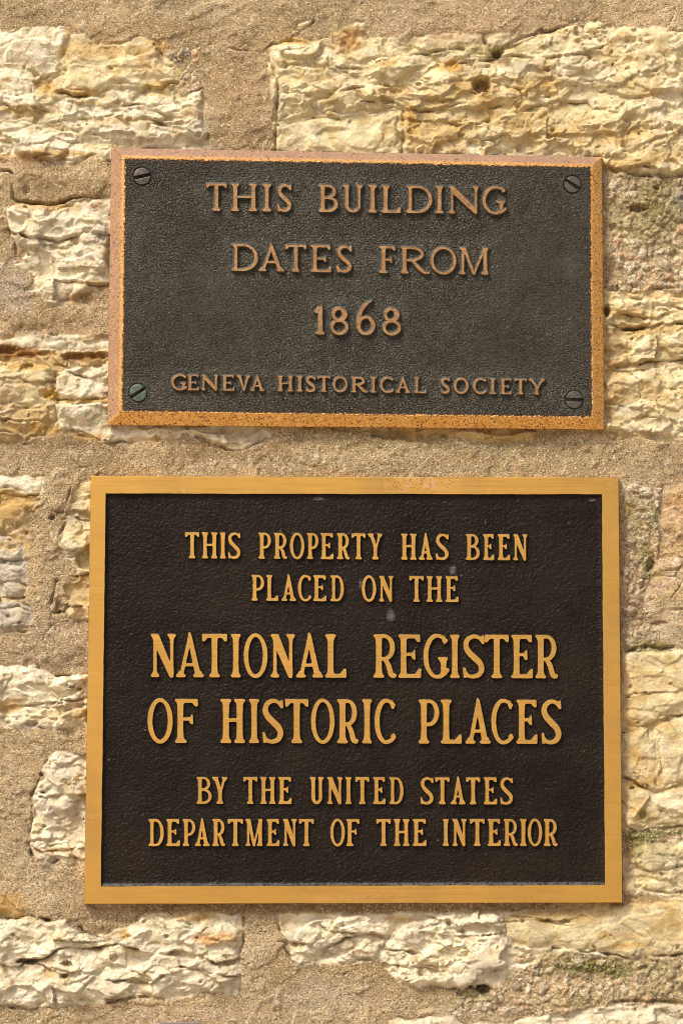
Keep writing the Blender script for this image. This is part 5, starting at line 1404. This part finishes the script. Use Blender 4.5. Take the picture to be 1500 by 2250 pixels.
# ------------------------------------------------------------------ lower plaque (flat brushed frame, black recessed face)
cb = px2w(775, 1984, 8.0)
plaque_b = empty('bronze_plaque', cb.tolist())
tag(plaque_b, 'larger lower bronze plaque with flat brushed gold frame and black recessed face', 'plaque', 'bronze plaques on the stone wall')
NB = 140


def worn_b(p):
    x, y = p[:, 0], p[:, 1]
    m = 1.0 * sstep(1.2, .2, np.hypot((x - 920) / 120, (y - 1062) / 26)) + .6 * sstep(1.1, .3, np.hypot((x - 400) / 26, (y - 1078) / 12)) + .4 * sstep(1.2, .2, np.hypot((x - 760) / 190, (y - 1970) / 8))
    return m + .4 * sstep(1.1, .2, np.hypot((x - 1340) / 14, (y - 1062) / 14))


frame_rings = []
for h_, q_, ins_, wv, sd_ in ((4.0, B_OUT, 0, .5, 3), (HB - 1.0, B_OUT, 0, .5, 3), (HB, B_OUT, 1.0, .5, 3)):
    frame_rings.append((loop_pts(q_, NB, ins_, wv, sd_), h_))
for f_ in (.2, .4, .6, .8):
    q_ = [tuple(np.array(a) * (1 - f_) + np.array(b) * f_) for a, b in zip(B_OUT, B_IN)]
    frame_rings.append((loop_pts(q_, NB), HB))
frame_rings += [(loop_pts(B_IN, NB, -.6, 1.1, 4), HB), (loop_pts(B_IN, NB, 0.0, 1.1, 4), HB - .7), (loop_pts(B_IN, NB, 2.2, 1.1, 4), HB_PANEL - 1.5)]
strip('brushed_frame', frame_rings, [M_BRUSH, M_SIDE], [0, 0, 0, 0, 0, 0, 0, 0, 1], plaque_b, 25, {'worn': worn_b})


def relief_b(X, Y, e):
    h = 0.9 * fbm(X, Y, 70, 3, 601) + 0.7 * fbm(X, Y, 16, 3, 602)
    # casting wrinkles that run up to the right between NATIONAL's letters
    u = (X + Y * 0.75)
    v = (Y - X * 0.75)
    wr = fbm(u * .35, v, 13, 3, 603, .5, True)
    z = sstep(1.2, .3, np.hypot((X - 540) / 150, (Y - 1450) / 110)) + .7 * sstep(1.2, .3, np.hypot((X - 1200) / 60, (Y - 1120) / 40)) + .35 * sstep(1.2, .2, np.hypot((X - 1000) / 130, (Y - 1560) / 60))
    h += 1.9 * z * wr
    h += 4.5 * np.exp(-e / 3.5)           # soft fillet against the frame
    return h


def smudge_skylight_b(X, Y, e):
    m = np.zeros(X.shape)
    for x, y, rx, ry in ((994, 1253, 8, 11), (858, 1352, 10, 14), (1300, 1098, 9, 4), (792, 1283, 4, 12), (700, 1096, 14, 4), (985, 1300, 6, 30)):
        m = np.maximum(m, sstep(1.2, .4, np.hypot((X - x) / rx, (Y - y) / ry)) * (1.0 if ry < 25 else .3))
    lo = 1944.5 + (1947.5 - 1944.5) * (1328 - X) / 1105 - Y            # skylight on the bottom fillet, painted as a pale band
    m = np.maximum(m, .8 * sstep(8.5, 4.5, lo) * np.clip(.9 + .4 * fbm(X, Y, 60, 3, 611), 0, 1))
    return m


pb = [(B_IN[0][0] + .5, B_IN[0][1] + .5), (B_IN[1][0] - .5, B_IN[1][1] + .5), (B_IN[2][0] - .5, B_IN[2][1] - .5), (B_IN[3][0] + .5, B_IN[3][1] - .5)]
panel_grid('recessed_panel', pb, HB_PANEL, 2.0, M_BLACK, plaque_b, relief_b, {'smudge_skylight': smudge_skylight_b})

B_MATS = [M_BRUSH, M_SIDE]
FB = dict(old=False, face_h=HB_PANEL, mats=B_MATS, parent=plaque_b, rise=6.5)
SMALL = dict(sf=.032, s=.126, sigma=.75, flare=2.2)
BIG = dict(sf=.031, s=.122, sigma=1.0, flare=2.4)
lettering('word', 'raised word |THIS PROPERTY HAS BEEN', [('T', 407, 438), ('H', 444, 478), ('I', 483.8, 496), ('S', 501.5, 528.4), ('P', 568.5, 595), ('R', 602, 631), ('O', 637.4, 668.5), ('P', 674.4, 699.4), ('E', 704.5, 732.4), ('R', 740.2, 768), ('T', 772.4, 802.9), ('Y', 808, 840),
                                                             ('H', 881, 914.7), ('A', 920, 950), ('S', 957.3, 985), ('B', 1023, 1053), ('E', 1060.8, 1085), ('E', 1093, 1119.8), ('N', 1127, 1158)], ((420, 1226.6), (1140, 1231)), 56.3, **SMALL, **FB)
lettering('word', 'raised word |PLACED ON THE', [('P', 552.8, 580), ('L', 585, 611), ('A', 618.4, 650.4), ('C', 655, 683), ('E', 688.4, 717), ('D', 726, 755), ('O', 795, 825.8), ('N', 832.8, 863.8), ('T', 899, 930.4), ('H', 936.8, 971), ('E', 978.4, 1006.6)],
          ((565, 1319.6), (990, 1322.6)), 55.8, **SMALL, **FB)
lettering('word', 'large raised word |NATIONAL REGISTER', [('N', 332, 387), ('A', 387.5, 448), ('T', 444.5, 499), ('I', 507.7, 529), ('O', 536, 587.7), ('N', 595, 648), ('A', 650.6, 709.5), ('L', 714.7, 760.7), ('R', 820.5, 870.5), ('E', 875, 925), ('G', 930, 983), ('I', 988.5, 1009), ('S', 1016.7, 1063.7), ('T', 1064.5, 1117), ('E', 1122.5, 1170), ('R', 1175.6, 1224.7)],
          ((360, 1487.6), (1200, 1490.2)), 94.5, **BIG, **FB)
lettering('word', 'large raised word |OF HISTORIC PLACES', [('O', 325, 379.6), ('F', 385, 434.4), ('H', 484.8, 538.7), ('I', 547.5, 569.4), ('S', 577, 622.4), ('T', 626.5, 677.5), ('O', 683.5, 734.6), ('R', 740.8, 787), ('I', 795.7, 816.7), ('C', 823, 867.7), ('P', 919.4, 964), ('L', 968, 1013.4), ('A', 1022, 1077.7), ('C', 1079, 1125.6), ('E', 1134, 1180), ('S', 1188.9, 1232)],
          ((350, 1632.0), (1200, 1634.2)), 96, **BIG, **FB)
lettering('word', 'raised word |BY THE UNITED STATES', [('B', 432.5, 465), ('Y', 466.8, 499.7), ('T', 534.7, 565.7), ('H', 572, 605.5), ('E', 612, 640.8), ('U', 681, 711), ('N', 719.3, 752.4), ('I', 758.9, 772), ('T', 780.7, 810.7), ('E', 819.6, 846.5), ('D', 855, 885.6), ('S', 924, 951.6), ('T', 955.7, 987), ('A', 990, 1022), ('T', 1023.6, 1054), ('E', 1062.5, 1091.5), ('S', 1098.5, 1126)],
          ((450, 1766), (1100, 1767.2)), 58.4, **SMALL, **FB)
lettering('word', 'raised word |DEPARTMENT OF THE INTERIOR', [('D', 327, 360), ('E', 366, 395.7), ('P', 402, 429), ('A', 428.5, 461), ('R', 467, 495), ('T', 501, 533.7), ('M', 540, 577), ('E', 586, 614), ('N', 622, 652), ('T', 657, 689.5), ('O', 726, 757), ('F', 760.7, 789), ('T', 826.6, 858), ('H', 865, 899), ('E', 906.7, 936.4),
                                                                  ('I', 972.6, 985.5), ('N', 993.7, 1024.4), ('T', 1032, 1064), ('E', 1071, 1099.5), ('R', 1106, 1136.7), ('I', 1142, 1156), ('O', 1159, 1190), ('R', 1194, 1224)],
          ((340, 1858.9), (1210, 1858.6)), 58.4, **SMALL, **FB)

# ------------------------------------------------------------------ the rounded grey rim of a fitting that just enters at the bottom edge
def rim_outline(inset):
    pts = []
    x0, x1, y0, y1, r = 343 + inset, 449 - inset, 2246.5 + inset, 2300 - inset, 10
    for cx, cy, a0 in ((x1 - r, y0 + r, -90), (x1 - r, y1 - r, 0), (x0 + r, y1 - r, 90), (x0 + r, y0 + r, 180)):
        for k in range(9):
            a = math.radians(a0 + 90 * k / 8)
            pts.append((cx + r * math.cos(a), cy + r * math.sin(a)))
    return np.array(pts)


gm = NT('dull_grey_metal')
gm.out(gm.mix(gm.noise(300, 3, 0.6), (0.17, 0.15, 0.145), (0.24, 0.21, 0.20)), 0.5, 0.4)
fit_rings = [(rim_outline(0), 2.0), (rim_outline(0), 14.0), (rim_outline(1.5), 15.5), (rim_outline(9.0), 15.5), (rim_outline(10.0), 12.0), (rim_outline(24.0), 12.0)]
fitting = strip('wall_fitting', fit_rings, [gm.m], [0, 0, 0, 0, 0], None, 25)
tag(fitting, 'rounded grey metal edge of a fitting just showing below the plaques', 'fitting')
